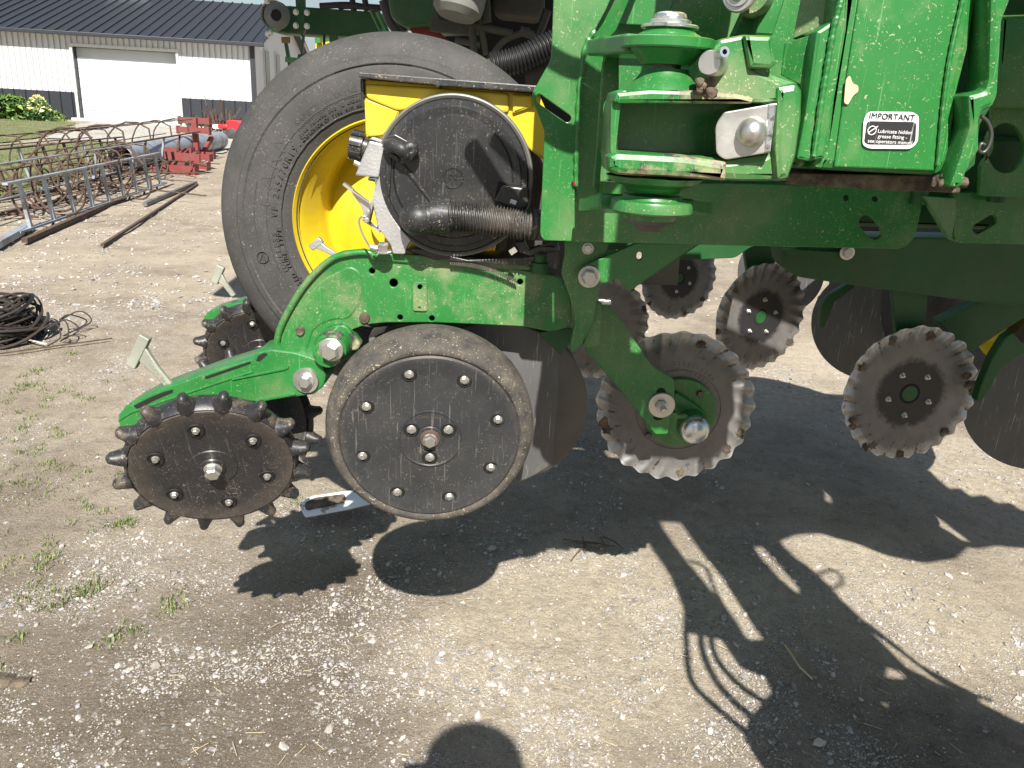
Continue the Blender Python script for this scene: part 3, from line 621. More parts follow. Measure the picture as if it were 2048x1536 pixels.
# rusty scrap heap and little red machine by the wall
P = gnd(443, 272); parts = []
for i in range(110):
    a = Vector((random.gauss(0, .5), random.gauss(0, .3), random.uniform(.02, .5))); b_ = a+Vector((random.gauss(0, .15), random.gauss(0, .12), random.uniform(.1, .7)*(1 if abs(a.x) < .5 else .4)))
    parts.append(bar_vf(P+a, P+b_, random.uniform(.02, .07), random.uniform(.02, .05)))
tag(link_vf('scrap_pile', parts, 'rust', None), 'tangled heap of rusty iron scrap beside the tall red stand', 'scrap heap', kind='stuff')
P = gnd(474, 279); r = thing('garden_tractor', P, 'small bright red garden machine with white hood end by the barn wall', 'garden machine')
link_vf('body', [box_vf(P+Vector((.12, 0, .42)), (.65, .6, .32)), box_vf(P+Vector((.1, 0, .25)), (.5, .5, .15)), box_vf(P+Vector((-.35, 0, .38)), (.4, .35, .12))], 'red_toy', r, bev=.04)
link_vf('hood', [box_vf(P+Vector((.55, 0, .5)), (.35, .5, .3)), box_vf(P+Vector((-.6, 0, .36)), (.25, .3, .14))], 'white_plastic', r, bev=.04)
for s in (-.05, .6): lathe('wheel', [(0, 0), (.07, 0), (.16, .02), (.2, .05), (.2, .13), (.16, .16), (0, .16)], P+Vector((s, -.32, .2)), (0, 1, 0), 'tyre', r, 24)
# wire coil
P = gnd(12, 682); r = thing('wire_coil', P, 'tangled coil of rusty wire and dark cable lying on the dirt at the left edge', 'wire coil'); parts = []; pale = []
for i in range(46):
    R = random.uniform(.15, .27); tz = random.uniform(.02, .13); ph0 = random.uniform(0, 6); tl = (random.gauss(0, .06), random.gauss(0, .06)); rad = random.choice((.004, .006, .009)); ex = random.uniform(.9, 1.1)
    pts = [P+Vector((-.1+cos(a)*R*ex, .05+sin(a)*R*.95, max(.006, tz+cos(a)*tl[0]+sin(a)*tl[1]+.01*sin(3*a+ph0)))) for a in [ph0+k*2*pi/30 for k in range(29)]]
    (pale if i % 7 == 3 else parts).append(sweep_vf(pts, rad, 6))
for k in range(5):
    a = random.uniform(-.9, .6); q = P+Vector((-.1+cos(a)*.33, .05+sin(a)*.33, .08)); parts.append(sweep_vf(cat([q, q+Vector((.08, random.gauss(0, .05), .04)), q+Vector((.13, random.gauss(0, .08), -.02)), q+Vector((.06, random.gauss(0, .1), -.07))], 5), .004, 6))
link_vf('wire', parts, 'wire_dark', r); link_vf('cable', pale, 'hydraulic_hose', r)
pp = []
for (x0, y0, x1, y1) in ((30, 673, 92, 688), (0, 615, 20, 612), (78, 660, 100, 661), (12, 645, 27, 638)): pp.append(bar_vf(gnd(x0, y0, .03), gnd(x1, y1, .03), .012, .003))
link_vf('white_strip', pp, 'white_plastic', r)
# small objects on the ground
P = gnd(650, 1008); r = thing('plastic_strip', P, 'muddy white plastic strip lying on the dirt under the gauge wheel', 'plastic strip')
pl = PL((0, 0, .012), (0, -.02, 1))
plate('strip', [(598, 1005), (622, 992), (690, 982), (740, 978), (745, 1004), (700, 1015), (610, 1032)], pl, .008, 'white_plastic', r, r=6)
plate('mud_patch', [(608, 1006), (628, 995), (690, 987), (692, 1003), (645, 1013), (612, 1020)], PL((0, 0, .016), (0, -.02, 1)), .003, 'mud', r, r=6)
for x, y, s in ((5, 1365, .028), (42, 1368, .02)):
    P = gnd(x, y); vs = [Vector(v)*s*random.uniform(.7, 1.3) for v in ico_v]; vs = [Vector((v.x*1.2, v.y, v.z*.5+.006))+P for v in vs]
    tag(link_vf('dirt_clod', [(vs, [tuple(f) for f in ico_f])], 'mud'), 'dark clod of dirt at the left edge of the yard' if x < 20 else 'smaller dark clod lying right of the other clod', 'dirt clod')
sp2 = []
for i in range(150):
    g = gnd(random.uniform(300, 2048), random.uniform(990, 1536)); a = random.uniform(0, pi); l = random.uniform(.01, .045); z = float(gz(g.x, g.y))+.004
    sp2.append(bar_vf((g.x, g.y, z), (g.x+cos(a)*l, g.y+sin(a)*l, z+.002), .0012, .001))
mat('straw_pale', (.5, .42, .27), .8); tag(link_vf('straw', sp2, 'straw_pale'), 'short bits of dry pale straw littering the gravel', 'straw', kind='stuff')
st = []
for i in range(9):
    g = gnd(1180+random.gauss(0, 22), 1097+random.gauss(0, 6)); a = random.gauss(.1, .5); st.append(sweep_vf([(g.x-.05*cos(a), g.y-.05*sin(a), .012), (g.x, g.y, .02), (g.x+.05*cos(a), g.y+.05*sin(a), .012)], .0022, 5))
tag(link_vf('twigs', st, 'mud'), 'small bunch of dry brown stalks in the shadow under the planter', 'twigs')
tag(link_vf('stick', [sweep_vf([gnd(1570, 1290, .008), gnd(1600, 1335, .01), gnd(1625, 1358, .008)], .003, 6)], 'straw_pale'), 'thin dry stick lying on the gravel in the machine shadow', 'stick')
# ================================================================ PLANTER (one machine: everything below is a part of it)
V3 = Vector; NY = V3((0, -1, 0))
planter = thing('planter', (.1, 1.6, 0), 'green and yellow row crop planter raised over the gravel, with spiked wheels and fluted coulters', 'planter')
PT = planter
# ---------- transport tyre with yellow rim
TY = 1.83; TC = at(789, 452, TY); TR = .412
tp = [(.224, -.03), (.246, -.006), (.275, .002), (.33, .004), (.336, .001), (.34, .004), (.352, .0), (.356, -.006), (.372, -.012), (.389, -.026), (.401, -.046), (.4055, -.075), (.408, -.10), (.404, -.104), (.404, -.112), (.408, -.116), (.408, -.15), (.404, -.154), (.404, -.162), (.408, -.166), (.4055, -.21), (.395, -.235), (.372, -.25), (.32, -.26), (.262, -.25), (.236, -.22)]
tp = [(r_*1.014, z_*.8 if z_ > -.1 else z_) for r_, z_ in tp]
tyre = lathe('tyre', tp, TC, NY, 'tyre', PT, 160, 30, caps=False)
TM = Matrix.Translation(TC) @ frame_z(NY)
rp = [(.226, -.030), (.234, -.012), (.237, -.016), (.233, -.030), (.228, -.038), (.216, -.05), (.212, -.075), (.198, -.09), (.193, -.14), (.188, -.165), (.182, -.17), (.12, -.135), (.08, -.13), (.075, -.10), (0, -.10)]
lathe('rim', rp[::-1], TC, NY, 'yellow', tyre, 96, 40, caps=False)
for k in range(14):
    a = k*2*pi/14+.2; q = TM @ V3((cos(a)*.388, sin(a)*.388, -.024)); q2 = TM @ V3((cos(a+.05)*.355, sin(a+.05)*.355, -.0045))
    link_vf('sipe', [bar_vf(q, q2, .003, .0022, NY)], 'black', tyre)
TXT = [('FARM', .300, 159, .052, .175), ('VF 245/70R19.5', .272, 158, .020, None), ('TUBELESS', .276, 196, .017, None), ('USED TUBE TYPE', .264, 200, .015, None), ('MAY BE', .255, 216, .014, None), ('SAFETY WARNING', .300, 121, .016, None), ('SERIOUS INJURY MAY RESULT FROM', .288, 118, .009, None), ('TIRE FAILURE DUE TO UNDERINFLATION', .278, 116, .009, None), ('EXPLOSION OF TIRE RIM ASSEMBLY', .268, 118, .009, None)]
for s, r_, a_, sz, stp in TXT:
    arc_text('lettering', s, TM, r_, radians(a_), sz, 'tyre', tyre, .0022, stp if s != 'FARM' else .155, ext=.0009)
def ring_line(r_, a0, a1, z=.004, wd=.0016, m='tyre'):
    pts = [TM @ V3((cos(a)*r_, sin(a)*r_, z)) for a in np.linspace(radians(a0), radians(a1), 40)]; link_vf('mould_line', [sweep_vf(pts, wd, 6)], m, tyre)
ring_line(.258, 0, 359.9, .0005); ring_line(.290, 100, 240, .0025, .001); ring_line(.345, 84, 112, .003, .0018); ring_line(.318, 165, 200, .0035, .0008)
lg = TM @ V3((cos(radians(196))*.315, sin(radians(196))*.315, .004)); parts = [sweep_vf([lg+V3((cos(a)*.013, -.001, sin(a)*.013)) for a in np.linspace(0, 2*pi*.98, 24)], .0014, 6), bar_vf(lg+V3((-.006, -.001, -.008)), lg+V3((0, -.001, .008)), .002, .002), bar_vf(lg+V3((.006, -.001, -.008)), lg+V3((0, -.001, .008)), .002, .002)]
link_vf('mould_mark', parts, 'tyre', tyre)
# ---------- seed hopper and lid
HY = 1.50
hop = plate('seed_hopper', [(728, 158), (1078, 188), (1110, 260), (1100, 330), (1060, 300), (1000, 235), (905, 205), (830, 235), (785, 300), (768, 318), (733, 300), (730, 285)], HY+.03, .22, 'yellow', PT, bev=.004, r=5)
plate('hopper_panel', [(730, 168), (870, 176), (1018, 187), (1018, 226), (985, 222), (905, 190), (828, 216), (795, 222), (732, 196)], HY+.022, .012, 'yellow', hop, bev=.004, r=9)
plate('hopper_panel', [(1025, 188), (1066, 191), (1066, 214), (1025, 228)], HY+.022, .012, 'yellow', hop, bev=.004, r=4)
plate('hopper_rib', [(728, 200), (735, 198), (800, 222), (782, 262), (768, 292), (733, 300)], HY+.026, .008, 'yellow', hop, bev=.003, r=3)
plate('hopper_rib', [(735, 266), (768, 263), (768, 270), (735, 274)], HY+.016, .012, 'yellow', hop, bev=.003, r=2)
plate('hopper_lid', [(716, 144), (1085, 172), (1084, 186), (880, 172), (876, 178), (870, 170), (718, 155)], HY-.005, .26, 'black_gritty', PT, bev=.002, r=2)
plate('lid_latch', [(720, 156), (727, 157), (728, 212), (722, 214)], HY+.02, .06, 'black_plastic', hop)
# ---------- seed meter: round black cover
MC = at(907, 355, HY); MM = Matrix.Translation(MC) @ frame_z(NY)
mr = .147
mt_ = lathe('meter_cover', [(0, .012), (.016, .012), (.017, .0135), (.0185, .0135), (.0195, .012), (.106, .010), (.110, .006), (.122, .007), (.125, .0045), (.134, .004), (.137, -.004), (.137, -.07)], MC, NY, 'black_plastic', PT, 96, 25, caps=False)
lathe('meter_housing', [(.137, -.002), (.1415, .001), (.144, .0), (.1455, -.006), (.1455, -.05), (.15, -.055), (.15, -.09), (.135, -.09)], MC, NY, 'grey_metal', PT, 96, 30, caps=False)
lathe('housing_back', [(0, -.09), (.15, -.09), (.15, -.12), (.12, -.16), (0, -.16)], MC, NY, 'black_plastic', PT, 64)
def mp(x, y, dz=0): return at(x, y, HY-dz)
# ridge across the cover, pocket, latch knob, mark
link_vf('cover_rib', [bar_vf(mp(806, 330, .011), mp(868, 408, .011), .007, .007, NY), bar_vf(mp(782, 316, .008), mp(778, 390, .008), .004, .006, NY)], 'black_plastic', mt_, bev=.0015)
plate('pocket', [(996, 362), (1040, 368), (1042, 405), (1015, 412), (990, 395)], HY-.012, .014, 'black', mt_, r=4)
plate('sensor_box', [(1003, 371), (1058, 377), (1056, 416), (1035, 420), (988, 402)], HY-.022, .02, 'black_plastic', mt_, bev=.003, r=5)
plate('label', [(1022, 398), (1034, 402), (1031, 410), (1019, 406)], HY-.0235, .0012, 'decal_white', mt_, r=0)
arc_text('mould_mark', 'OO', MM, .004, radians(90), .012, 'black_plastic', mt_, .0125, ext=.001)
for k in range(9): 
    x = 846+k*16; 
link_vf('drip_line', [sweep_vf([mp(x, y0, .0115), mp(x+random.uniform(-1.5, 1.5), (y0+y1)/2, .0115), mp(x+random.uniform(-2, 2), y1, .0115)], .0005, 4) for x, y0, y1 in ((850, 300, 372), (866, 296, 360), (884, 292, 330), (905, 300, 380), (918, 292, 352), (940, 296, 340), (896, 400, 402))], 'gauge_rubber', mt_)
kn = link_vf('latch_knob', [sweep_vf(cat([mp(772, 290, .012), mp(785, 292, .03), mp(800, 297, .036), mp(812, 306, .036), mp(818, 318, .034)], 5), [.008, .0095, .011, .012, .0125, .0125, .012, .0115, .0115, .012, .0125, .013, .013, .0125, .0118, .0112, .0105, .01, .009, .008, .006], 14),
                            sweep_vf(cat([mp(808, 300, .036), mp(822, 292, .034), mp(827, 300, .033), mp(816, 320, .033)], 5), [.010]*13+[.009, .008, .006], 12)], 'black_gritty', mt_)
plate('latch_bracket', [(766, 284), (775, 272), (790, 268), (826, 288), (822, 296), (788, 284), (778, 300), (800, 318), (796, 326), (770, 306)], HY-.016, .014, 'black_plastic', mt_, bev=.002, r=3)
# aluminium bracket, actuator, curved arm
br = plate('meter_bracket', [(738, 281), (776, 291), (764, 330), (757, 356), (710, 351), (718, 330), (730, 300)], HY-.004, .03, 'cast_metal', PT, bev=.003, r=4)
plate('bracket_lip', [(738, 279), (744, 274), (780, 286), (776, 292)], HY+.0, .05, 'cast_metal', br, r=1)
parts = [sweep_vf([at(735, 297, HY+.02), at(727, 294, HY+.02)], .020, 24), sweep_vf([at(727, 294, HY+.02), at(702, 288, HY+.02)], .0245, 16)]
for k in range(9):
    a = k*2*pi/9; dd = (at(702, 288, HY+.02)-at(727, 294, HY+.02)).normalized(); s_ = dd.cross(NY).normalized(); o_ = (s_*cos(a)+dd.cross(s_)*sin(a))*.0245; parts.append(bar_vf(at(703, 288.5, HY+.02)+o_, at(726, 293.5, HY+.02)+o_, .006, .006, o_))
link_vf('actuator_cap', parts, 'black_plastic', br)
link_vf('stud', [sweep_vf([at(720, 330, HY+.01), at(709, 324, HY+.01)], .0055, 10)], 'zinc', br)
plate('clip', [(736, 355), (752, 357), (750, 364), (736, 361)], HY, .02, 'black_plastic', br, r=1)
plate('meter_arm', [(750, 372), (757, 356), (764, 330), (772, 306), (766, 345), (764, 372), (770, 400), (782, 428), (800, 456), (822, 480), (812, 498), (810, 509), (785, 508), (782, 492), (772, 478), (764, 465), (740, 452), (722, 440), (735, 430), (740, 405), (745, 396)], HY-.002, .022, 'cast_metal', PT, bev=.002, r=4, holes=[[(746, 412), (757, 462), (742, 450), (738, 446)]])
# clamp lever with spring wire
lv = plate('clamp_lever', [(703, 378), (726, 396), (735, 402), (739, 412), (738, 440), (732, 446), (726, 441), (726, 425), (722, 412), (704, 387)], HY-.02, .012, 'zinc', PT, bev=.0012, r=4)
link_vf('lever_grip', [bar_vf(at(688, 367, HY-.02), at(706, 381, HY-.02), .005, .014, NY), bar_vf(at(703, 380, HY-.028), at(738, 404, HY-.028), .0025, .008, NY)], 'zinc', lv)
bolt(at(736, 425, HY-.03), NY, .0035, lv, wash=1.2); bolt(at(733, 441, HY-.03), NY, .0042, lv, wash=1.2)
link_vf('spring_wire', [sweep_vf(cat([at(731, 434, HY-.02), at(722, 434, HY-.02), at(718, 446, HY-.02), at(726, 470, HY-.02), at(740, 495, HY-.02)], 5), .0018, 8)], 'zinc', lv)
# T handles
def t_handle(A, Bp, hd, hw2, lw, Y, parent, m='cast_handle', s=1.0, txt=None):
    a, b_ = at(*A, Y), at(*Bp, Y); h0, h1 = at(*hd[0], Y), at(*hd[1], Y)
    ax = (h1-h0).normalized(); up = (b_-a).normalized(); o_ = None; parts = []
    # tapered flat stem
    sd = up.cross(NY).normalized(); vs = []
    for p, w_, th in ((a, lw*.75, .010), (a.lerp(b_, .6), lw*.85, .011), (b_, lw*1.5, .013)):
        for sx, sy in ((-1, -1), (1, -1), (1, 1), (-1, 1)): vs.append(p+sd*w_*sx*.5+NY*th*sy*.5*s)
    fs = [(3, 2, 1, 0), (8, 9, 10, 11)]+[(k*4+i, k*4+(i+1) % 4, k*4+4+(i+1) % 4, k*4+4+i) for k in range(2) for i in range(4)]
    parts.append((vs, fs)); parts.append(bar_vf(h0, h1, hw2, hw2*1.25, up))
    o = link_vf('adjust_handle', parts, m, parent, bev=.002*s)
    if txt: text('lettering', txt, a.lerp(b_, .36)+NY*.0062, (a-b_), (a-b_).cross(-NY)*-1, .0115, m, o, .0006)
    return o
t_handle((356, 790), (281, 702), ((263, 732), (292, 672)), .017, .021, 1.50, PT, txt='MADE IN CHINA')
t_handle((680, 515), (633, 487), ((622, 496), (643, 479)), .010, .012, 1.53, PT, 'cast_metal', .7)
t_handle((468, 592), (436, 549), ((429, 565), (443, 532)), .017, .018, 2.2, PT)
# ---------- row unit shank plate
RY = 1.52
holes = [circ(744, 542, 6.2), circ(787, 566, 8.5), circ(800, 635, 5.5), circ(863.6, 637, 5.5), circ(615, 628, 6.5), circ(1040, 564, 6), circ(838, 574, 5.5)]
shank = plate('row_unit_shank', [(547, 712), (553, 662), (572, 619), (606, 564), (648, 521), (682, 502), (733, 497), (750, 512), (900, 524), (1000, 534), (1116, 552), (1140, 584), (1145, 645), (1138, 655), (1100, 664), (1047, 653), (965, 649), (868, 645), (774, 645), (733, 649), (697, 662), (712, 690), (700, 721), (636, 716)], RY, .008, 'green_dusty', PT, holes=holes, bev=.002, r=9)
# raised rim round the curved back of the casting and pressed shapes
cv = [at(x, y, RY-.004) for x, y in ((552, 700), (558, 664), (577, 622), (610, 570), (650, 528), (684, 510), (735, 505), (752, 518))]
link_vf('rolled_edge', [sweep_vf(cat(cv, 8), .0065, 10)], 'green_dusty', shank)
plate('top_rail', [(745, 508), (800, 508), (1000, 520), (1062, 532), (1062, 541), (900, 534), (748, 520)], RY-.006, .05, 'green_dusty', shank, bev=.002, r=3)
plate('hollow_cover', [(560, 705), (572, 660), (590, 620), (640, 560), (700, 530), (724, 545), (724, 600), (700, 640), (660, 640), (625, 660), (615, 705)], RY-.002, .01, 'green_dusty', shank, bev=.004, r=22)
plate('back_plate', [(560, 690), (590, 610), (690, 520), (1130, 560), (1140, 650), (700, 650), (690, 700)], RY+.11, .008, 'green_shaded', shank)
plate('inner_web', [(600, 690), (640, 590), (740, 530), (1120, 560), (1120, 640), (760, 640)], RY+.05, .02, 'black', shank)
plate('tag_plate', [(826, 564), (854, 564), (854, 623), (826, 622)], RY-.004, .004, 'green_dusty', shank, holes=[circ(840, 574, 5.5), circ(839, 616, 2.6)], bev=.0008, r=5)
bolt(at(729, 636, RY-.001), NY, .0085, shank, 'rust', .004, 0)
lathe('rivet', [(0, .004), (.009, .004), (.0105, .0), (.0105, -.002)], at(729, 636, RY-.002), NY, 'mud', shank, 20)
lathe('rivet', [(0, .004), (.008, .004), (.0095, .0), (.0095, -.002)], at(600, 662, RY-.004), NY, 'mud', shank, 20)
# wheel arm pivot boss and bolts
ps = lathe('pivot_boss', [(.034, -.03), (.034, .018), (.031, .026), (.027, .028), (.027, .05), (0, .05)], at(668, 690, RY-.02), V3((-.06, -1, -.08)), 'green_scuffed', PT, 40)
bolt(at(663, 699, RY-.07), V3((-.06, -1, -.08)), .0175, ps, wash=1.35, h=.016)
plate('pivot_lug', [(638, 680), (650, 655), (690, 648), (722, 690), (716, 700), (690, 704), (680, 730), (650, 728)], RY-.012, .03, 'green_scuffed', PT, bev=.004, r=12)
# tail arm
tail = plate('tail_arm', [(234, 833), (250, 812), (300, 786), (420, 742), (505, 716), (512, 704), (540, 698), (590, 704), (640, 720), (652, 752), (648, 772), (628, 789), (513, 805), (454, 800), (400, 795), (357, 810), (289, 843), (272, 866), (240, 860)], 1.47, .085, 'green_paint', PT, bev=.004, r=7)
plate('arm_rib', [(462, 758), (570, 735), (575, 729), (578, 736), (570, 741), (464, 762)], 1.467, .006, 'green_paint', tail, bev=.0015, r=2)
plate('arm_rib', [(512, 800), (590, 786), (592, 791), (512, 806)], 1.467, .006, 'green_paint', tail, bev=.0015, r=2)
lathe('washer', [(0, .004), (.024, .004), (.0255, .002), (.0255, -.003)], at(612, 761, 1.468), NY, 'zinc', tail, 40); bolt(at(612, 762, 1.464), NY, .0125, tail, wash=1.3, h=.012)
for q in ([(266, 812), (300, 795), (330, 783), (346, 779), (345, 785), (312, 799), (274, 818)], [(408, 754), (470, 733), (500, 723), (502, 727), (470, 738), (412, 758)], [(516, 712), (528, 706), (536, 708), (520, 722), (512, 722)]):
    plate('slot', q, 1.4688, .0008, 'black', tail, bev=0, r=2)  # thin black plates painting the dark inside of slots, nothing is cut
plate('arm_edge', [(236, 838), (262, 822), (350, 792), (440, 762), (505, 742), (505, 746), (440, 767), (350, 797), (262, 828), (236, 844)], 1.468, .005, 'green_paint', tail, bev=.0015, r=2)
plate('tail_arm', [(404, 640), (414, 624), (470, 606), (560, 598), (560, 640), (470, 648), (420, 655)], 2.2, .09, 'green_paint', PT, bev=.004, r=6)
# ---------- closing wheels
def closing_wheel(cx, cy, Y, ax, R=.147, nb=6, front=True, rot=0, lab=None):
    P = at(cx, cy, Y); ax = V3(ax).normalized(); M = Matrix.Translation(P) @ frame_z(ax)
    vs, fs = [], []; prof = [(R*1.0, .0), (R*1.02, .002), (R*1.05, -.004), (R*1.07, -.018), (R*1.05, -.034), (R*.98, -.038), (R*.5, -.03)]
    n = len(prof); sg = 128
    for i in range(sg):
        a = 2*pi*i/sg
        for (r_, z) in prof: vs.append(V3((r_*cos(a), r_*sin(a), z)))
    fs = [(i*n+k, ((i+1) % sg)*n+k, ((i+1) % sg)*n+k+1, i*n+k+1) for i in range(sg) for k in range(n-1)]; parts = [(vs, fs)]
    for k in range(16):
        a = 2*pi*k/16+rot; c_, s_ = cos(a), sin(a); prs = []; tn = V3((-s_, c_, 0)); rd = V3((c_, s_, 0)); tv, tf = [], []; L_ = 9; m = 12
        for j in range(L_):
            t = j/(L_-1); rr = R*(1.0+.25*t); z = -.016+.012*sin(t*1.5)-.003*t; wt = (.0135*(1-t)**2.0+.0088)*(1 if t < .85 else sqrt(max(0, 1-((t-.85)/.16)**2))); wz = (.012*(1-t)+.0105)*(1 if t < .85 else sqrt(max(0.02, 1-((t-.85)/.16)**2)))
            for q in range(m): b_ = 2*pi*q/m; tv.append(rd*rr+tn*wt*cos(b_)+V3((0, 0, z+wz*sin(b_))))
        tf = [(j*m+q, j*m+(q+1) % m, (j+1)*m+(q+1) % m, (j+1)*m+q) for j in range(L_-1) for q in range(m)]+[tuple((L_-1)*m+q for q in range(m))]
        parts.append((tv, tf))
    V_, F2 = merge(parts); w_ = link('closing_wheel', mesh(V_, F2), 'closing_rubber', PT, M, 60)
    if lab: w_['label'] = lab
    lathe('wheel_disc', [(0, .004), (.022, .004), (.024, .001), (.043, .001), (.0445, -.001), (.047, -.001), (.09, -.003), (.128, .0005), (R*.965, .003), (R*.99, .003), (R, 0), (R, -.03), (0, -.03)], P, ax, 'closing_face', w_, 96, 30)
    if front:
        lathe('hub_hole', [(.0135, .0045), (.0185, .0058), (.0205, .0045), (.0205, .002)], P, ax, 'black_plastic', w_, 40)
        bolt(M @ V3((0, 0, .003)), ax, .0145, w_, wash=1.15, h=.016, m='zinc')
        for k in range(nb):
            a = k*2*pi/nb+.52+rot; p = M @ V3((cos(a)*.101, sin(a)*.101, -.0005))
            lathe('bolt_recess', [(0, .0012), (.0125, .0014), (.0135, .003), (.0150, .0005)], p, ax, 'black', w_, 24); bolt(p+ax*.0008, ax, .0058, w_, wash=1.25, h=.006)
    return w_
closing_wheel(426, 935, 1.36, (.28, -1, -.42), R=.146, rot=.1)
closing_wheel(487, 850, 1.60, (.05, -1, .36), R=.137, front=False, rot=.25)
closing_wheel(521, 705, 2.10, (.28, -1, -.42), R=.14, rot=.05)
# ---------- gauge wheel
GP = at(860, 877, 1.395); GA = V3((.10, -1, -.10)).normalized(); GM_ = Matrix.Translation(GP) @ frame_z(GA)
gw = lathe('gauge_wheel', [(.169, -.004), (.171, .001), (.176, .004), (.184, .001), (.192, -.010), (.198, -.028), (.201, -.05), (.200, -.078), (.194, -.098), (.182, -.112), (.16, -.118), (.05, -.118)], GP, GA, 'gauge_rubber', PT, 128, 60, caps=False)
gf = lathe('wheel_face', [(0, .002), (.024, .002), (.0255, .0005), (.028, .0005), (.0285, .002), (.0555, .002), (.057, .0035), (.059, .0035), (.060, .0005), (.095, -.002), (.122, -.0035), (.142, -.002), (.158, .003), (.166, .003), (.170, -.001), (.170, -.03), (0, -.03)], GP, GA, 'gauge_face', gw, 128, 25)
lathe('hub_ring', [(.0135, .006), (.017, .0065), (.0185, .005), (.0195, .001)], GP, GA, 'rust', gw, 40, caps=False)
bolt(GP+GA*.002, GA, .0125, gw, wash=1.25, h=.014, m='zinc')
def recess(p, ax, r_, par):
    lathe('bolt_recess', [(0, .0006), (r_*1.9, .0008), (r_*2.05, .0026), (r_*2.35, .0004)], p, ax, 'black', par, 28); bolt(p+ax*.0004, ax, r_, par, wash=1.35, h=r_*.85)
for k in range(8):
    a = radians(62+45*k); recess(GM_ @ V3((cos(a)*.133, sin(a)*.137, -.0030)), GA, .0062, gw)
for k in range(3):
    a = radians(30+120*k); recess(GM_ @ V3((cos(a)*.040, sin(a)*.040, .0018)), GA, .0065, gw)
text('lettering', 'G3400  08824', GM_ @ V3((0, .046, .0022)), GM_.to_3x3() @ V3((1, 0, 0)), GM_.to_3x3() @ V3((0, 1, 0)), .0085, 'gauge_rubber', gf, .0005)
# ---------- opener discs, scraper
OP = at(990, 813, 1.60)
od = lathe('opener_disc', [(0, .012), (.05, .012), (.10, .003), (.184, .0015), (.187, 0), (.184, -.0015), (0, -.0015)], OP, V3((.12, -1, 0)), 'steel_disc', PT, 128, 20)
lathe('opener_disc', [(0, .003), (.184, .0015), (.187, 0), (.184, -.0015), (0, -.0015)], OP+V3((.012, .03, .0)), V3((-.12, -1, 0)), 'steel_dark', PT, 96, 20)
plate('scraper', [(1128, 690), (1140, 700), (1160, 740), (1167, 790), (1164, 830), (1157, 852), (1154, 850), (1158, 790), (1150, 745), (1132, 712), (1118, 700)], 1.66, .006, 'steel_dark', PT, r=5)
plate('disc_shield', [(1075, 665), (1140, 655), (1152, 668), (1130, 700), (1122, 712)], 1.545, .03, 'green_shaded', PT, r=5)
plate('boot_guard', [(737, 672), (748, 655), (775, 652), (770, 664), (752, 672), (748, 684), (738, 690)], 1.56, .02, 'zinc', PT, r=2)
# ---------- corrugated vacuum hose with elbow
def hosepath(pts, r_, pitch, amp, name, m, par, k=40):
    q = cat(pts, k); L = [0]
    for i in range(1, len(q)): L.append(L[-1]+(q[i]-q[i-1]).length)
    n = int(L[-1]/pitch*6); ps_, rs = [], []; j = 0
    for i in range(n+1):
        s = L[-1]*i/n
        while j < len(L)-2 and L[j+1] < s: j += 1
        t = (s-L[j])/max(1e-6, L[j+1]-L[j]); ps_.append(q[j].lerp(q[j+1], t)); f = (i % 6)/6; rs.append(r_+(amp if f < .5 else -amp)*(1 if f not in (0, .5) else .3))
    return link_vf(name, [sweep_vf(ps_, rs, 24)], m, par, 50)
hz = HY-.045
hosepath([at(900, 432, hz), at(960, 437, hz), at(1020, 446, hz), at(1075, 450, hz), at(1130, 452, hz+.06)], .0255, .0062, .0022, 'vacuum_hose', 'black_gritty', PT)
el = link_vf('hose_elbow', [sweep_vf(cat([at(832, 436, HY), at(832, 437, hz+.012), at(838, 438, hz-.004), at(858, 436, hz), at(905, 431, hz)], 6), [.030]*8+[.029]*6+[.027]*11, 24), sweep_vf([at(864, 434, hz), at(865, 434, hz), at(900, 431.5, hz), at(901, 431.5, hz)], [.028, .0305, .0305, .029], 28)], 'black_gritty', PT)
# black channel under the meter
plate('meter_base', [(810, 500), (840, 498), (935, 520), (1050, 515), (1120, 500), (1125, 540), (1060, 532), (930, 524), (870, 520)], HY-.0, .1, 'black_plastic', PT, r=4)
parts = []
for i in range(34):
    t = i/33; x = 900+130*t; y = 521+32*t*t+4*t; parts.append(bar_vf(at(x, y, 1.505), at(x+3, y+9, 1.505), .0022, .004, NY))
link_vf('comb_strip', parts, 'black_gritty', PT)
plate('clip_bracket', [(1030, 485), (1048, 482), (1058, 500), (1080, 492), (1110, 494), (1112, 502), (1080, 502), (1062, 512), (1040, 505)], 1.47, .02, 'black_plastic', PT, r=2)
link_vf('wing_tab', [bar_vf(at(1020, 506, 1.46), at(1032, 498, 1.46), .01, .004, NY)], 'zinc', PT)
parts = [sweep_vf([at(741, 494, HY-.02), at(755, 498, HY-.02)], .0065, 12)]; link_vf('wire_clamp', parts, 'zinc', PT); bolt(at(766, 503, HY-.01), V3((.05, -.15, 1)), .0105, PT, wash=1.5, h=.014)
lathe('spacer', [(0, 0), (.016, 0), (.016, .02), (.012, .022), (.012, .035), (0, .035)], at(1078, 546, 1.50), V3((0, 0, 1)), 'green_shaded', PT, 24)
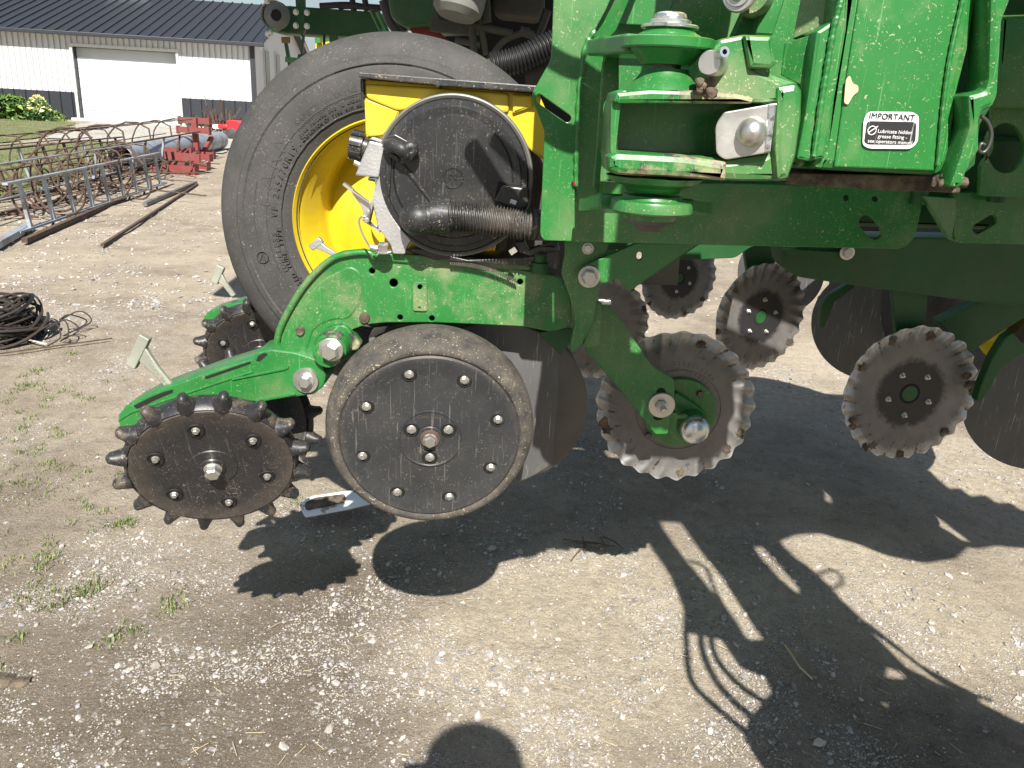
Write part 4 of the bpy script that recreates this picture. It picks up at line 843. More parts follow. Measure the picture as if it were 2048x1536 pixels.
# ---------- bright outer plate of the frame, folded
FY = 1.30
fp = plate('frame_plate', [(1112, -90), (1107, 0), (1102.5, 118, 10), (1061.5, 191, 12), (1089, 262, 10), (1080, 468, 8), (1087, 481, 8), (1149.7, 483), (1149.7, 372), (1155.5, 205), (1167.5, 102), (1212, 20), (1260, -90)], FY, .010, 'green_paint', PT, bev=.0015, r=2,
      holes=[rounded([(1071, 193), (1079, 187), (1143, 233), (1141, 243), (1133, 245), (1072, 203)], 7)])
fold = yawp(1150, 300, FY, .55); 
plate('folded_plate', [(1149, 372), (1154, 205), (1166, 102), (1212, 20), (1262, -95), (1300, -95), (1232, 62), (1214, 80), (1205, 128), (1190, 345), (1186, 424), (1171, 422)], fold, .010, 'green_paint', fp, bev=.0015, r=3)
plate('flange', [(1205, 126), (1216, 104), (1230, 66, 8), (1238, 106), (1238, 262), (1208, 262), (1198, 390, 8), (1186, 372, 6), (1188, 350)], FY-.06, .012, 'green_paint', fp, bev=.002, r=4)
link_vf('weld_bead', [sweep_vf(cat([at(1152, 372, FY-.002), at(1153, 300, FY-.002), at(1157, 205, FY-.002), at(1168, 104, FY-.002), at(1190, 60, FY-.002)], 10), [.0042+.001*sin(i*1.7) for i in range(41)], 8)], 'green_paint', fp)
link_vf('paint_marker', [sweep_vf([at(1147, 362, FY-.004), at(1149, 371, FY-.004)], .003, 6)], 'red_dark', fp)
# ---------- back plates behind the hinge
bk = plate('back_plate', [(1180, -120), (1720, -120), (1720, 400), (1480, 400), (1150, 395), (1160, 200)], 1.46, .012, 'green_paint', PT, r=2)
plate('gusset', [(1215, 100), (1262, -90), (1372, -90), (1345, 10), (1326, 52), (1232, 48)], 1.40, .012, 'green_paint', bk, r=3)
plate('brace', [(1512, 68), (1536, -60), (1590, -60), (1546, 70)], 1.33, .04, 'green_paint', bk, bev=.002, r=2)
plate('brace', [(1466, 72), (1490, 20), (1512, -40), (1530, -40), (1508, 72)], 1.36, .03, 'green_dusty', bk, bev=.002, r=2)
lathe('brace_bushing', [(.0, .0), (.026, .0), (.028, -.004), (.028, -.05), (0, -.05)], at(1500, -12, 1.30), V3((-.45, -1, 0)), 'green_dusty', bk, 40)
bb = lathe('pin_washer', [(0, .012), (.009, .012), (.011, .007), (.017, .007), (.018, .003), (.023, .003), (.025, 0), (.025, -.004)], at(1478, -12, 1.285), V3((-.6, -1, 0)), 'zinc', bk, 40)
# ---------- hinge yoke and casting
HX = 1.02; ha = at(1341, 40, HX); hb_ = at(1299, 450, HX); AX = (ha-hb_).normalized()
def hp(y):                                        # point on the pin axis seen at image row y
    best = min((abs(proj((hb_.lerp(ha, k/400)))[1]-y), k) for k in range(-80, 480)); return hb_.lerp(ha, best[1]/400)
def proj(P):
    v = P-CAM; z = v.dot(F_); return (1024+FPX*v.dot(R_)/z, 768-FPX*v.dot(U_)/z)
def hz_(y): return (hp(y)-hb_).dot(AX)
sc = HX/1675.0
def vl(name, rows, m, par, seg=48, **k): return lathe(name, [(r_*sc, hz_(y)) for r_, y in rows], hb_, AX, m, par, seg, **k)
hz0 = None
upper = vl('hinge_ear', [(0, 132), (48, 130), (52, 124), (66, 108), (72, 102), (72, 99), (88, 100), (90, 97), (90, 80), (86, 77), (64, 76), (60, 71), (52, 66), (47, 60), (44, 56), (0, 56)], 'green_paint', PT, 56, smooth=30)
vl('pin_washer', [(0, 58), (54, 58), (55, 56), (55, 53), (53, 51), (0, 51)], 'zinc_clean', upper); vl('pin_collar', [(0, 52), (39, 52), (40, 48), (40, 42), (36, 40), (0, 40)], 'zinc_clean', upper); vl('pin_head', [(0, 41), (31, 41), (32, 36), (30, 29), (25, 25), (0, 25)], 'zinc_clean', upper, 14, smooth=25)
link_vf('ear_arm', [bar_vf(hp(90)+V3((-.015, .01, .0)), at(1222, 98, FY-.05), .07, .022)], 'green_paint', upper, bev=.003)
pin = vl('hinge_pin', [(0, 140), (29, 140), (29, 122), (0, 122)], 'steel_dark', PT)
cast = plate('hinge_casting', [(1229, 183, 9), (1246, 177), (1400, 180), (1420, 160), (1428, 95, 8), (1441, 77), (1489, 68), (1547, 70), (1556, 126, 6), (1543, 138), (1548, 147), (1595, 162, 12), (1608, 180, 10), (1606, 239), (1595, 314), (1578, 363, 8), (1478, 363), (1359, 356), (1239, 351), (1217, 345, 8), (1215, 308), (1225, 214)],
      HX-.04, .10, 'green_paint', PT, holes=[rounded([(1238, 207), (1420, 206), (1508, 206), (1536, 214), (1536, 305), (1455, 318), (1236, 303)], 8)], bev=.009, r=6)
plate('casting_face', [(1427, 95), (1441, 79), (1488, 70), (1503, 138), (1568, 168), (1576, 200), (1530, 206), (1420, 203), (1408, 184)], HX-.046, .012, 'green_dusty', cast, bev=.004, r=4)
plate('casting_lug', [(1489, 70), (1545, 72), (1554, 126), (1542, 138), (1500, 136)], HX-.056, .03, 'green_paint', cast, bev=.005, r=5)
plate('casting_corner', [(1553, 172), (1596, 165), (1606, 182), (1604, 239), (1593, 314), (1577, 360), (1553, 362), (1548, 300), (1552, 215)], HX-.052, .03, 'green_paint', cast, bev=.008, r=9)
plate('casting_back', [(1225, 195), (1560, 195), (1560, 325), (1225, 325)], HX+.045, .012, 'green_paint', cast, r=3)
plate('casting_lip', [(1234, 304), (1370, 311), (1456, 325), (1454, 362), (1359, 356), (1238, 350), (1216, 340), (1216, 312)], HX-.062, .05, 'green_scuffed', cast, bev=.008, r=6)
plate('casting_top', [(1232, 184), (1300, 178), (1400, 181), (1470, 186), (1510, 196), (1505, 207), (1238, 208), (1226, 205)], HX-.05, .06, 'green_scuffed', cast, bev=.005, r=5)
vl('casting_boss', [(78, 186), (74, 180), (70, 173), (56, 160), (47, 147), (44, 139), (0, 137)], 'green_dusty', cast, 56, smooth=50, caps=False)
vl('casting_boss', [(98, 352), (88, 364), (60, 374), (52, 384), (0, 385)], 'green_paint', cast, 56, smooth=30, caps=False)
low = vl('hinge_ear', [(0, 390), (58, 390), (62, 397), (82, 400), (84, 404), (84, 420), (78, 424), (58, 428), (54, 438), (0, 440)], 'green_paint', PT, 56, smooth=30)
link_vf('ear_arm', [bar_vf(hp(412)+V3((-.03, .03, 0)), at(1200, 412, FY-.05), .066, .02), bar_vf(hp(412)+V3((.03, .04, 0)), at(1384, 414, HX+.16), .06, .018)], 'green_paint', low, bev=.003)
vl('pin_washer', [(0, 437), (51, 437), (52, 441), (50, 446), (0, 446)], 'steel_dark', low); vl('pin_nut', [(0, 446), (29, 446), (30, 452), (27, 460), (0, 461)], 'steel_dark', low, 28)
# zinc stop block with domed bolt
zb = yawp(1490, 265, HX-.05, -.25)
blk = plate('stop_block', [(1448, 224, 4), (1552, 206), (1541, 305), (1451, 320, 8), (1432, 308, 14), (1430, 249, 14)], zb, .018, 'zinc', cast, bev=.0015, r=3)
q = at(1540, 256, zb); plate('stop_edge', [(1536, 208), (1553, 206), (1541, 304), (1528, 305)], PL(zb.P+zb.N*.0015, zb.N), .02, 'zinc_clean', cast, r=1)
db = lathe('domed_bolt', [(.0165, 0), (.017, .004), (.0155, .010), (.0115, .016), (.006, .0195), (0, .0205)], at(1504, 264, zb), zb.N, 'zinc', cast, 40, smooth=70, caps=False)
lathe('grease_plug', [(0, .012), (.012, .012), (.0135, .009), (.0135, -.03), (0, -.03)], at(1424, 127, HX-.06), V3((-.5, -1, 0)), 'zinc', cast, 28)
lathe('grease_nipple', [(.0028, .012), (.0055, .012), (.0058, .008), (.0058, -.012), (0, -.012)], at(1440, 107, HX-.075), V3((.2, -1, .1)), 'zinc_clean', cast, 20, caps=False)
def mudlump(pts, Y, r0, par, n=5):
    parts = []
    for x, y in pts:
        for j in range(n):
            s = r0*random.uniform(.4, 1.1); c_ = at(x+random.gauss(0, 4), y+random.gauss(0, 3), Y)+V3((0, random.uniform(-.01, .01), 0)); parts.append(([V3(v)*s*random.uniform(.7, 1.25)+c_ for v in ico_v], [tuple(f) for f in ico_f]))
    return tag(link_vf('mud', parts, 'mud', par, 60), kind='stuff')
mudlump([(1405, 172), (1412, 166), (1402, 165), (1420, 180), (1398, 178)], HX-.055, .007, cast)
# ---------- hinge post with decal
PY = 1.00
post = plate('hinge_post', [(1700, -110), (1968, -110), (1957, 0), (1944, 92), (1919, 190), (1903, 333, 6), (1878, 352, 8), (1650, 341), (1622, 334), (1636, 300)], PY, .14, 'green_worn', PT, bev=.012, r=4)
plate('post_face', [(1735, -108), (1935, -108), (1922, 0), (1885, 200), (1874, 330), (1870, 342), (1668, 334), (1692, 160), (1712, 30)], PY-.003, .006, 'green_worn', post, bev=.002, r=4)
plate('post_flange', [(1690, -110), (1706, -110), (1694, 60), (1650, 316), (1618, 324, 8), (1593, 318, 4), (1610, 228), (1633, 63), (1668, 40), (1672, 0)], PY-.008, .05, 'green_worn', post, bev=.004, r=3)
link_vf('weld_bead', [sweep_vf(cat([at(x, y, PY-.012) for x, y in ((1690, -60), (1682, 0), (1668, 55), (1655, 130), (1642, 210), (1628, 312))], 16), [.0036+.0004*sin(i*1.9)+.0004*sin(i*.7) for i in range(81)], 8)], 'green_worn', post)
link_vf('weld_bead', [sweep_vf(cat([at(x, y, PY-.006) for x, y in ((1932, -60), (1925, 0), (1903, 100), (1888, 200), (1876, 330))], 16), [.0028+.0004*sin(i*1.9) for i in range(65)], 8)], 'green_worn', post)
sidep = yawp(1633, 150, PY+.005, -.75)
plate('side_gusset', [(1560, 150), (1568, 86), (1632, 66), (1622, 150), (1608, 240), (1603, 330), (1590, 335), (1600, 170)], sidep, .010, 'green_dusty', post, r=2)
plate('side_gusset', [(1590, -100), (1600, 0), (1585, 78), (1640, 58), (1672, 30), (1690, -100)], yawp(1670, 20, PY+.02, -.6), .012, 'green_dusty', post, r=2)
def decal(pts, dz, m, r_, nm): return plate(nm, pts, PY-.0062-dz, .0006, m, post, bev=.0001, r=r_)
decal([(1736, 223), (1826, 224), (1838, 232), (1836, 284), (1822, 298), (1738, 297), (1725, 290), (1727, 240)], 0, 'decal_white', 10, 'decal')
decal([(1734, 242), (1833, 244), (1831, 282), (1824, 290), (1736, 289), (1728, 284)], .0004, 'decal_black', 8, 'decal_panel')
ux = (at(1830, 250, PY)-at(1730, 248, PY)).normalized(); uz = V3((.02, 0, 1))
def dtx(s, x, y, sz, m): text('decal_text', s, at(x, y, PY-.0072), ux, uz, sz, m, post, .0002)
dtx('IMPORTANT', 1784, 234, .0095, 'decal_black')
dtx('Lubricate hidden', 1790, 264, .0060, 'decal_white'); dtx('grease fitting -', 1785, 274, .0060, 'decal_white'); dtx('see operators manual.', 1781, 284, .0060, 'decal_white')
c0 = at(1744, 261, PY-.0072); link_vf('decal_symbol', [sweep_vf([c0+ux*cos(a)*.0048+V3((0, 0, 1))*sin(a)*.0048 for a in np.linspace(0, 2*pi*.98, 22)], .0006, 6), sweep_vf([c0+V3((-.004, 0, -.003)), c0+V3((.001, 0, .001)), c0+V3((.006, 0, .005))], .0006, 6)], 'decal_white', post)
plate('bare_patch', [(1692, 158), (1700, 150), (1706, 168), (1716, 170), (1718, 182), (1706, 192), (1696, 210), (1688, 206), (1690, 180)], PY-.0062, .0005, 'zinc', post, r=6).data.materials[0] = MATS['straw_pale']
rb = plate('post_bracket', [(2023, -110), (2023, 0), (2007, 41), (1998, 190, 8), (1988, 213, 6), (1966, 222, 6), (1960, 240), (1961, 300), (1944, 325), (1935, 343), (1928, 370), (1918, 377), (1898, 374), (1919, 316), (1938, 255), (1936, 190, 5), (1970, 181, 8), (1977, 158), (1981, 0), (1990, -110)], PY-.03, .05, 'green_worn', PT, bev=.006, r=4)
plate('channel_back', [(1900, -100), (2000, -100), (1990, 200), (1960, 250), (1950, 330), (1890, 380), (1870, 340), (1905, 250)], PY+.03, .01, 'green_shaded', PT, r=2)
mudlump([(1935, 215), (1930, 250), (1925, 280), (1922, 310), (1915, 335), (1905, 352), (1890, 362), (1880, 366), (1912, 360), (1930, 230)], PY+.0, .009, rb, 9)
tube('wire_ring', [at(x, y, PY-.02) for x, y in ((1962, 232), (1976, 245), (1983, 270), (1976, 295), (1966, 305), (1958, 300), (1962, 288), (1970, 290))], .0022, 'steel_dark', rb, 8)
plate('post_foot', [(1577, 346), (1870, 352), (1922, 376), (1920, 386), (1740, 380), (1570, 368)], PY+.03, .12, 'black_gritty', PT, r=3).data.materials[0] = MATS['mud']
# ---------- lower long plates
LY = 1.42
slot = lambda cx, cy, L_, w_, a: [(cx+cos(a)*L_*s+cos(a+pi/2*s+b_)*w_*0+w_*cos(a+(0 if s > 0 else pi)+b_), cy+sin(a)*L_*s+w_*sin(a+(0 if s > 0 else pi)+b_)) for s in (1, -1) for b_ in np.linspace(-pi/2, pi/2, 8)]
plate('side_plate', [(1145, 362), (1500, 368), (1740, 376), (1850, 384), (1845, 404), (1838, 440), (1828, 479, 22), (1804, 498, 12), (1500, 492), (1145, 484)], LY, .012, 'green_paint', PT, holes=[slot(1741, 455, 13, 15, .85), circ(1692, 396, 6), circ(1750, 398, 6)], r=3)
plate('side_plate', [(1905, 384), (2200, 392), (2200, 492), (1916, 486, 10), (1908, 470)], LY+.02, .012, 'green_paint', PT, holes=[slot(1970, 449, 17, 10, -.55)], r=3)
plate('gusset', [(1848, 392), (1912, 396), (1918, 486, 4), (1900, 478)], yawp(1912, 430, LY+.02, .5), .010, 'green_paint', PT, r=3)
plate('side_plate', [(1985, 190), (2200, 190), (2200, 400), (1960, 392), (1962, 330), (1985, 300)], LY-.06, .012, 'green_paint', PT, holes=[circ(2012, 296, 37, 50)], r=8)
plate('side_beam', [(2006, 30), (2300, 20), (2300, 222), (1990, 216)], LY-.10, .10, 'green_paint', PT, bev=.006, r=4)
plate('far_plate', [(1900, -120), (2400, -120), (2400, 420), (1860, 400)], LY+.10, .012, 'green_shaded', PT, r=2)
for x, y in ((1835, 400), (1990, 396)): lathe('stub', [(0, 0), (.014, 0), (.014, .03), (0, .03)], at(x, y+8, LY-.004), V3((0, 0, 1)), 'green_shaded', PT, 20)
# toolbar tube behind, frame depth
plate('toolbar', [(1130, 250), (2400, 280), (2400, 470), (1130, 440)], 1.50, .20, 'green_shaded', PT, bev=.01, r=10)
plate('lower_beam', [(1559, 470), (2200, 480), (2200, 628), (1947, 604), (1686, 568), (1593, 554, 14), (1566, 532, 14)], 1.98, .10, 'green_shaded', PT, bev=.005, r=4)
plate('beam_step', [(1566, 498), (1712, 506), (1704, 520), (1698, 527), (1572, 508)], 1.96, .02, 'green_shaded', PT, r=5)
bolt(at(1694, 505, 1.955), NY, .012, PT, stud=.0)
plate('lower_beam', [(1150, 440), (1600, 460), (1500, 495), (1470, 516), (1420, 518), (1361, 520), (1330, 500), (1150, 500)], 2.1, .3, 'green_shaded', PT, r=8)
plate('guard_plate', [(1242, 568), (1355, 571), (1361, 500), (1300, 500)], 1.9, .01, 'steel_dark', PT, r=2)
# ---------- coulter shank, links
sh = plate('coulter_bracket', [(1128, 478), (1222, 484), (1216, 500), (1200, 572), (1188, 643), (1162, 692, 6), (1142, 708, 4), (1140, 690), (1150, 643), (1139, 593), (1121.5, 547), (1130, 504)], 1.475, .02, 'green_paint', PT, bev=.003, r=12)
bolt(at(1176, 497, 1.474), NY, .0085, sh, wash=1.3)
lk = plate('link_arm', [(1154, 548, 14), (1172, 530, 10), (1272, 486), (1402, 487), (1257, 584, 6), (1236, 557), (1182, 576, 10), (1157, 570, 14)], 1.455, .012, 'green_paint', PT, holes=[circ(1279, 512, 6, 8)], bev=.002, r=4)
lathe('washer', [(0, .004), (.020, .004), (.021, .002), (.021, -.002)], at(1178, 553, 1.453), NY, 'zinc', lk, 32); bolt(at(1178, 553, 1.45), NY, .0145, lk, wash=0, h=.013)
plate('link_arm', [(1188, 600), (1204, 606), (1200, 690), (1176, 696, 4), (1166, 690)], 1.49, .03, 'green_paint', PT, r=3)
link_vf('bolt_end', [sweep_vf([at(1196, 602, 1.50), at(1222, 603, 1.50)], .006, 10)], 'zinc', PT); bolt(at(1203, 602, 1.50), V3((-1, 0, 0)), .010, PT, wash=0)
ca = plate('coulter_arm', [(1203, 609), (1219, 611), (1306, 733), (1349, 759, 6), (1349, 790), (1336, 868, 4), (1311, 869), (1240, 780), (1168, 698), (1182, 660)], 1.60, .014, 'green_paint', PT, bev=.002, r=5)
ws = lathe('washer', [(0, .004), (.027, .004), (.0285, .002), (.0285, -.002)], at(1323, 810, 1.597), NY, 'zinc', ca, 36); bolt(at(1323, 811, 1.593), NY, .0135, ca, wash=0, h=.012, stud=.018)
plate('slot', circ(1322, 783, 9, 7, 16), 1.5985, .001, 'black', ca, r=0); plate('slot', circ(1316, 836, 9, 5, 16), 1.5985, .001, 'black', ca, r=0)  # black plates painting the dark of slots on the coulter arm
CYp = 1.72
def coulter(cx, cy, Y, R, yaw=0, lab=None, hub=True, nb=5, rot=0, tilt=0, mud=6):
    P = at(cx, cy, Y); ax = V3((sin(yaw), -cos(yaw), tilt)).normalized(); M = Matrix.Translation(P) @ frame_z(ax); nt_, nr = 300, 22; vs, fs, pit = [], [], []; NW = 25
    rs = [R*.30]+list(np.linspace(R*.42, R, nr-1))
    for side in (1, -1):
        for i in range(nt_):
            t = 2*pi*i/nt_
            for r_ in rs:
                q = max(0, (r_/R-.60)/.40); q2 = q*q*(3-2*q); wv = sin(NW*(t+rot)+q*3.6); sh_ = (wv*abs(wv)**.3 if wv > 0 else -abs(wv)**1.6*.5)
                z = .0042*q2*sh_+side*.0016; pit.append(max(0, min(1, (-wv-.35)*2.2))*max(0, min(1, (q-.08)*4))*(1 if side > 0 else 0)); rr = r_*(1+.016*q**6*(sin(NW*(t+rot)+q*3.6)+.5*sin(7*t+cx)+.3*sin(17*t))); vs.append((rr*cos(t), rr*sin(t), z))
    n = len(rs); o_ = nt_*n
    for i in range(nt_):
        j = (i+1) % nt_
        for k in range(n-1): fs.append((i*n+k, j*n+k, j*n+k+1, i*n+k+1)); fs.append((o_+i*n+k, o_+i*n+k+1, o_+j*n+k+1, o_+j*n+k))
        fs.append((i*n+n-1, j*n+n-1, o_+j*n+n-1, o_+i*n+n-1))
    # centre caps
    vs += [(0, 0, .0016), (0, 0, -.0016)]
    for i in range(nt_): j = (i+1) % nt_; fs.append((2*o_, i*n, j*n)[::1]); fs.append((2*o_+1, o_+j*n, o_+i*n))
    key = 'coulter_%d' % int(R*1000)
    cme = mesh(vs, fs); pat = cme.attributes.new('pit', 'FLOAT', 'POINT'); pat.data.foreach_set('value', np.array(pit+[0, 0], dtype=np.float32))
    c_ = link('coulter_blade', cme, coulter_mat(key, R, hub), PT, M, 50)
    if lab: c_['label'] = lab
    if hub:
        lathe('hub_hole', [(R*.115, .0018), (R*.145, .0018), (R*.150, .0028), (R*.155, .0017)], P, ax, 'black', c_, 40, caps=False); lathe('hub_end', [(0, .0022), (R*.115, .0021)], P, ax, 'green_shaded', c_, 30, caps=False)
        for k in range(nb):
            a = 2*pi*k/nb+1.25+rot*3; bolt(M @ V3((cos(a)*R*.33, sin(a)*R*.33, .0016)), ax, .0062, c_, wash=1.2, h=.005, stud=.005)
    if mud:
        parts = []
        for k in range(mud):
            a = random.uniform(0, 2*pi); rr = R*random.uniform(.86, .98); c2 = V3((cos(a)*rr, sin(a)*rr, .004))
            for j in range(7):
                s = random.uniform(.002, .0055); parts.append(([V3((v[0]*s*random.uniform(.7, 1.6), v[1]*s*random.uniform(.7, 1.6), v[2]*s*.5))+c2+V3((random.gauss(0, .005), random.gauss(0, .005), .001)) for v in ico_v], [tuple(f) for f in ico_f]))
        V_, F2 = merge(parts); tag(link('mud', mesh(V_, F2), 'mud', c_, M, 60), kind='stuff')
    return c_
def coulter_mat(key, R, hub):
    if key in MATS: return MATS[key]
    m = bpy.data.materials.new(key); m.use_nodes = True; t = m.node_tree; b = t.nodes['Principled BSDF']; co = t.nodes.new('ShaderNodeTexCoord').outputs['Object']
    l = t.nodes.new('ShaderNodeVectorMath'); l.operation = 'LENGTH'; t.links.new(co, l.inputs[0]); rn = mth(t, 'DIVIDE', l.outputs['Value'], R)
    jit = mth(t, 'MULTIPLY', mth(t, 'SUBTRACT', noise(t, co, 45, 6, .75), .5), .28); rj = mth(t, 'ADD', rn, jit)
    c = mixc(t, ramp(t, noise(t, co, 12, 5), .3, .7), (.12, .117, .113), (.19, .185, .178))
    if hub: c = mixc(t, ramp(t, rj, .56, .46), c, (.028, .028, .03))
    pol = ramp(t, rj, .84, .94); c = mixc(t, mth(t, 'MULTIPLY', pol, .6), c, (.5, .5, .5)); c = mixc(t, mth(t, 'MULTIPLY', ramp(t, rn, .985, 1.0), .5), c, (.7, .7, .7))
    f = mth(t, 'MULTIPLY', ramp(t, noise(t, co, 28, 8, .75, .3), .60, .66), ramp(t, rn, .55, .8)); c = mixc(t, f, c, (.018, .017, .016))
    f2 = mth(t, 'MULTIPLY', ramp(t, noise(t, co, 16, 6, .7), .62, .7), ramp(t, rn, .7, .9)); c = mixc(t, f2, c, (.13, .11, .09))
    pa = t.nodes.new('ShaderNodeAttribute'); pa.attribute_name = 'pit'; f3 = ramp(t, mth(t, 'SUBTRACT', pa.outputs['Fac'], mth(t, 'MULTIPLY', noise(t, co, 11, 7, .8), 2.05)), 0, .16); c = mixc(t, f3, c, (.02, .019, .018)); f = mth(t, 'MAXIMUM', f, f3)
    t.links.new(c, b.inputs['Base Color']); b.inputs['Roughness'].default_value = .42
    mt2 = mth(t, 'MULTIPLY', mth(t, 'SUBTRACT', 1.0, mth(t, 'MAXIMUM', f, f2)), mth(t, 'ADD', mth(t, 'MULTIPLY', pol, .5), .3)); t.links.new(mt2, b.inputs['Metallic'])
    bp = N(t, 'ShaderNodeBump', Strength=.25, Distance=.002); t.links.new(noise(t, co, 90, 5), bp.inputs['Height']); t.links.new(bp.outputs[0], b.inputs['Normal']); MATS[key] = m; return m
c1 = coulter(1350, 814, CYp, .178, .0, 'fluted coulter blade on the green arm', hub=False, rot=.1)
CM = at(1350, 814, CYp)
hp_ = lathe('hub_plate', [(0, .012), (.080, .012), (.0825, .010), (.0825, .004), (0, .004)], at(1358, 822, CYp), NY, 'green_paint', c1, 64)
link_vf('rust_ring', [sweep_vf([at(1350, 814, CYp)+V3((cos(a)*.096+.008, -.0022, sin(a)*.096-.006)) for a in np.linspace(0, 2*pi, 60)], .0006, 4)], 'rust', c1)
bolt(at(1400, 787, CYp-.012), NY, .0085, c1, wash=0, m='steel_dark'); bolt(at(1296, 870, CYp-.012), NY, .0085, c1, wash=0, m='steel_dark')
hb2 = plate('hub_arm', [(1338, 800), (1352, 784), (1380, 802), (1412, 826, 10), (1422, 850, 14), (1405, 880, 14), (1375, 884, 10), (1345, 880), (1336, 866)], CYp-.03, .03, 'green_paint', c1, bev=.004, r=8)
lathe('hub_barrel', [(.036, -.05), (.036, .0), (.034, .006), (0, .006)], at(1388, 857, 1.66), NY, 'green_paint', c1, 40)
lathe('dust_cap', [(.0325, 0), (.0325, .006), (.029, .014), (.021, .021), (.010, .025), (0, .026)], at(1389, 858, 1.655), NY, 'zinc_clean', c1, 40, smooth=70, caps=False)
link_vf('hub_bracket', [bar_vf(at(1345, 832, 1.64), at(1372, 832, 1.66), .012, .01, V3((0, 0, 1))), bar_vf(at(1340, 860, 1.625), at(1345, 822, 1.625), .02, .02, NY)], 'green_paint', c1, bev=.002)
Mc = Matrix.Translation(CM) @ frame_z(NY)
arc_text('stamping', 'D- 020231614A', Mc, .105, radians(80), .0125, 'steel_dark', c1, .0018, .105, ext=.0003); arc_text('stamping', 'PATENT 5648602', Mc, .088, radians(84), .0125, 'steel_dark', c1, .0018, .125, ext=.0003)
coulter(1819, 787, 2.0, .182, .12, 'fluted coulter blade hanging free at the right', rot=.3, mud=14)
coulter(1521, 634, 2.60, .180, .42, 'fluted coulter blade in the shade behind the near one', rot=.5)
coulter(1358, 556, 3.55, .186, .35, rot=.7)
coulter(1200, 655, 2.75, .184, .3, 'partly hidden coulter blade behind the coulter arm', rot=.2, hub=False)
plate('rotor_arm', [(1330, 440), (1380, 440), (1378, 560), (1345, 562)], 3.58, .03, 'green_shaded', PT, r=3); plate('rotor_arm', [(1480, 440), (1560, 440), (1536, 640), (1508, 640)], 2.64, .03, 'green_shaded', PT, r=3)
plate('rotor_arm', [(1780, 540), (1860, 540), (1838, 790), (1806, 790)], 2.04, .02, 'green_shaded', PT, r=3); plate('rotor_arm', [(1190, 440), (1240, 440), (1215, 655), (1190, 655)], 2.8, .03, 'green_shaded', PT, r=3)
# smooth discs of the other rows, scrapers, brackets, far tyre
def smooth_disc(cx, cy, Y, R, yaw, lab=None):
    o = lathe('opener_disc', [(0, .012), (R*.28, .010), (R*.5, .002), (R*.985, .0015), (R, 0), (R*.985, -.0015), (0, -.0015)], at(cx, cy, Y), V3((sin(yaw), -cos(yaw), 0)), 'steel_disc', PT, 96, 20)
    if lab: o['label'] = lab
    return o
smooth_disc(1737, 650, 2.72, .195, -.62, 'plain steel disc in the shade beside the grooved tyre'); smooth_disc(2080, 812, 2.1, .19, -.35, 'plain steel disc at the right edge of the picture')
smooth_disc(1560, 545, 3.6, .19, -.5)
plate('scraper', [(1644, 610, 3), (1660, 590), (1700, 566), (1712, 572), (1668, 605), (1652, 650), (1648, 658), (1640, 655)], 2.66, .03, 'green_shaded', PT, r=4)
plate('scraper', [(2026, 665), (2048, 690), (2060, 700), (2002, 738), (1975, 790), (1960, 806, 4), (1953, 802), (1962, 770), (1985, 715), (2010, 675)], 1.95, .03, 'green_shaded', PT, bev=.004, r=6)
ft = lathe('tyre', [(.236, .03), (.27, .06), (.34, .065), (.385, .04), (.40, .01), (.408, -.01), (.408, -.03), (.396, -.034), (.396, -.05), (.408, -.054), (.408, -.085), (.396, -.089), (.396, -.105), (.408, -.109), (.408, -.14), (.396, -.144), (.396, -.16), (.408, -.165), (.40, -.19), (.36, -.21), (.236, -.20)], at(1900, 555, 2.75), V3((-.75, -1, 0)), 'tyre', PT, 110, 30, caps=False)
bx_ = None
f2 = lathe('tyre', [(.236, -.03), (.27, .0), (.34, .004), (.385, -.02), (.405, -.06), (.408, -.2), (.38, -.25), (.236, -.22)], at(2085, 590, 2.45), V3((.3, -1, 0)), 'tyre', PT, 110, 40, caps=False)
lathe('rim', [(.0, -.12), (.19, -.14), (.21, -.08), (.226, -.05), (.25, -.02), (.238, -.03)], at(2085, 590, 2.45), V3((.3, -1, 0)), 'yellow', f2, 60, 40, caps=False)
plate('diagonal_bracket', [(1885, 650), (1960, 600), (2200, 500), (2200, 580), (2040, 640), (1945, 702, 4), (1920, 690)], 2.12, .02, 'green_shaded', PT, r=6)
plate('diagonal_bracket', [(1880, 645), (1920, 625), (2060, 555), (2062, 566), (1930, 640), (1887, 655)], 2.09, .05, 'green_shaded', PT, r=3)
bolt(at(1994, 559, 2.09), V3((1, -.3, 0)), .014, PT, wash=0, stud=.0); link_vf('bolt_end', [sweep_vf([at(1968, 559, 2.09), at(1992, 559, 2.09)], .008, 10)], 'zinc', PT); bolt(at(2036, 546, 2.05), NY, .014, PT)
plate('far_shank', [(1640, 600), (1720, 560), (1960, 600), (1960, 760), (1760, 760), (1720, 700)], 3.15, .05, 'black', PT, r=8)
# ================================================================ TRACTOR underside and toolbar behind
tr = thing('tractor', (0, 5, 0), 'dark dusty underside of a green tractor behind the yellow hopper, with pale canister', 'tractor')
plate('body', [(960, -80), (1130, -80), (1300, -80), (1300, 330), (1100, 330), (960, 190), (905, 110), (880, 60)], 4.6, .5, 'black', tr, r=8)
plate('tank', [(768, -80), (1000, -80), (960, 60), (865, 62), (856, 50), (808, 53, 10), (790, 44, 16), (780, 30, 10), (776, 0)], 4.0, .3, 'green_shaded', tr, bev=.02, r=5)
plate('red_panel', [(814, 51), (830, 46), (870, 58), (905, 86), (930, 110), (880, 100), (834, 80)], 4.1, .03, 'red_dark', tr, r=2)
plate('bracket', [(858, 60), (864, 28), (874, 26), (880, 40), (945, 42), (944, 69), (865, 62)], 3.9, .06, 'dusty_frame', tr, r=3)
ca_ = at(919, -120, 3.75); cb_ = at(919, 34, 3.75)
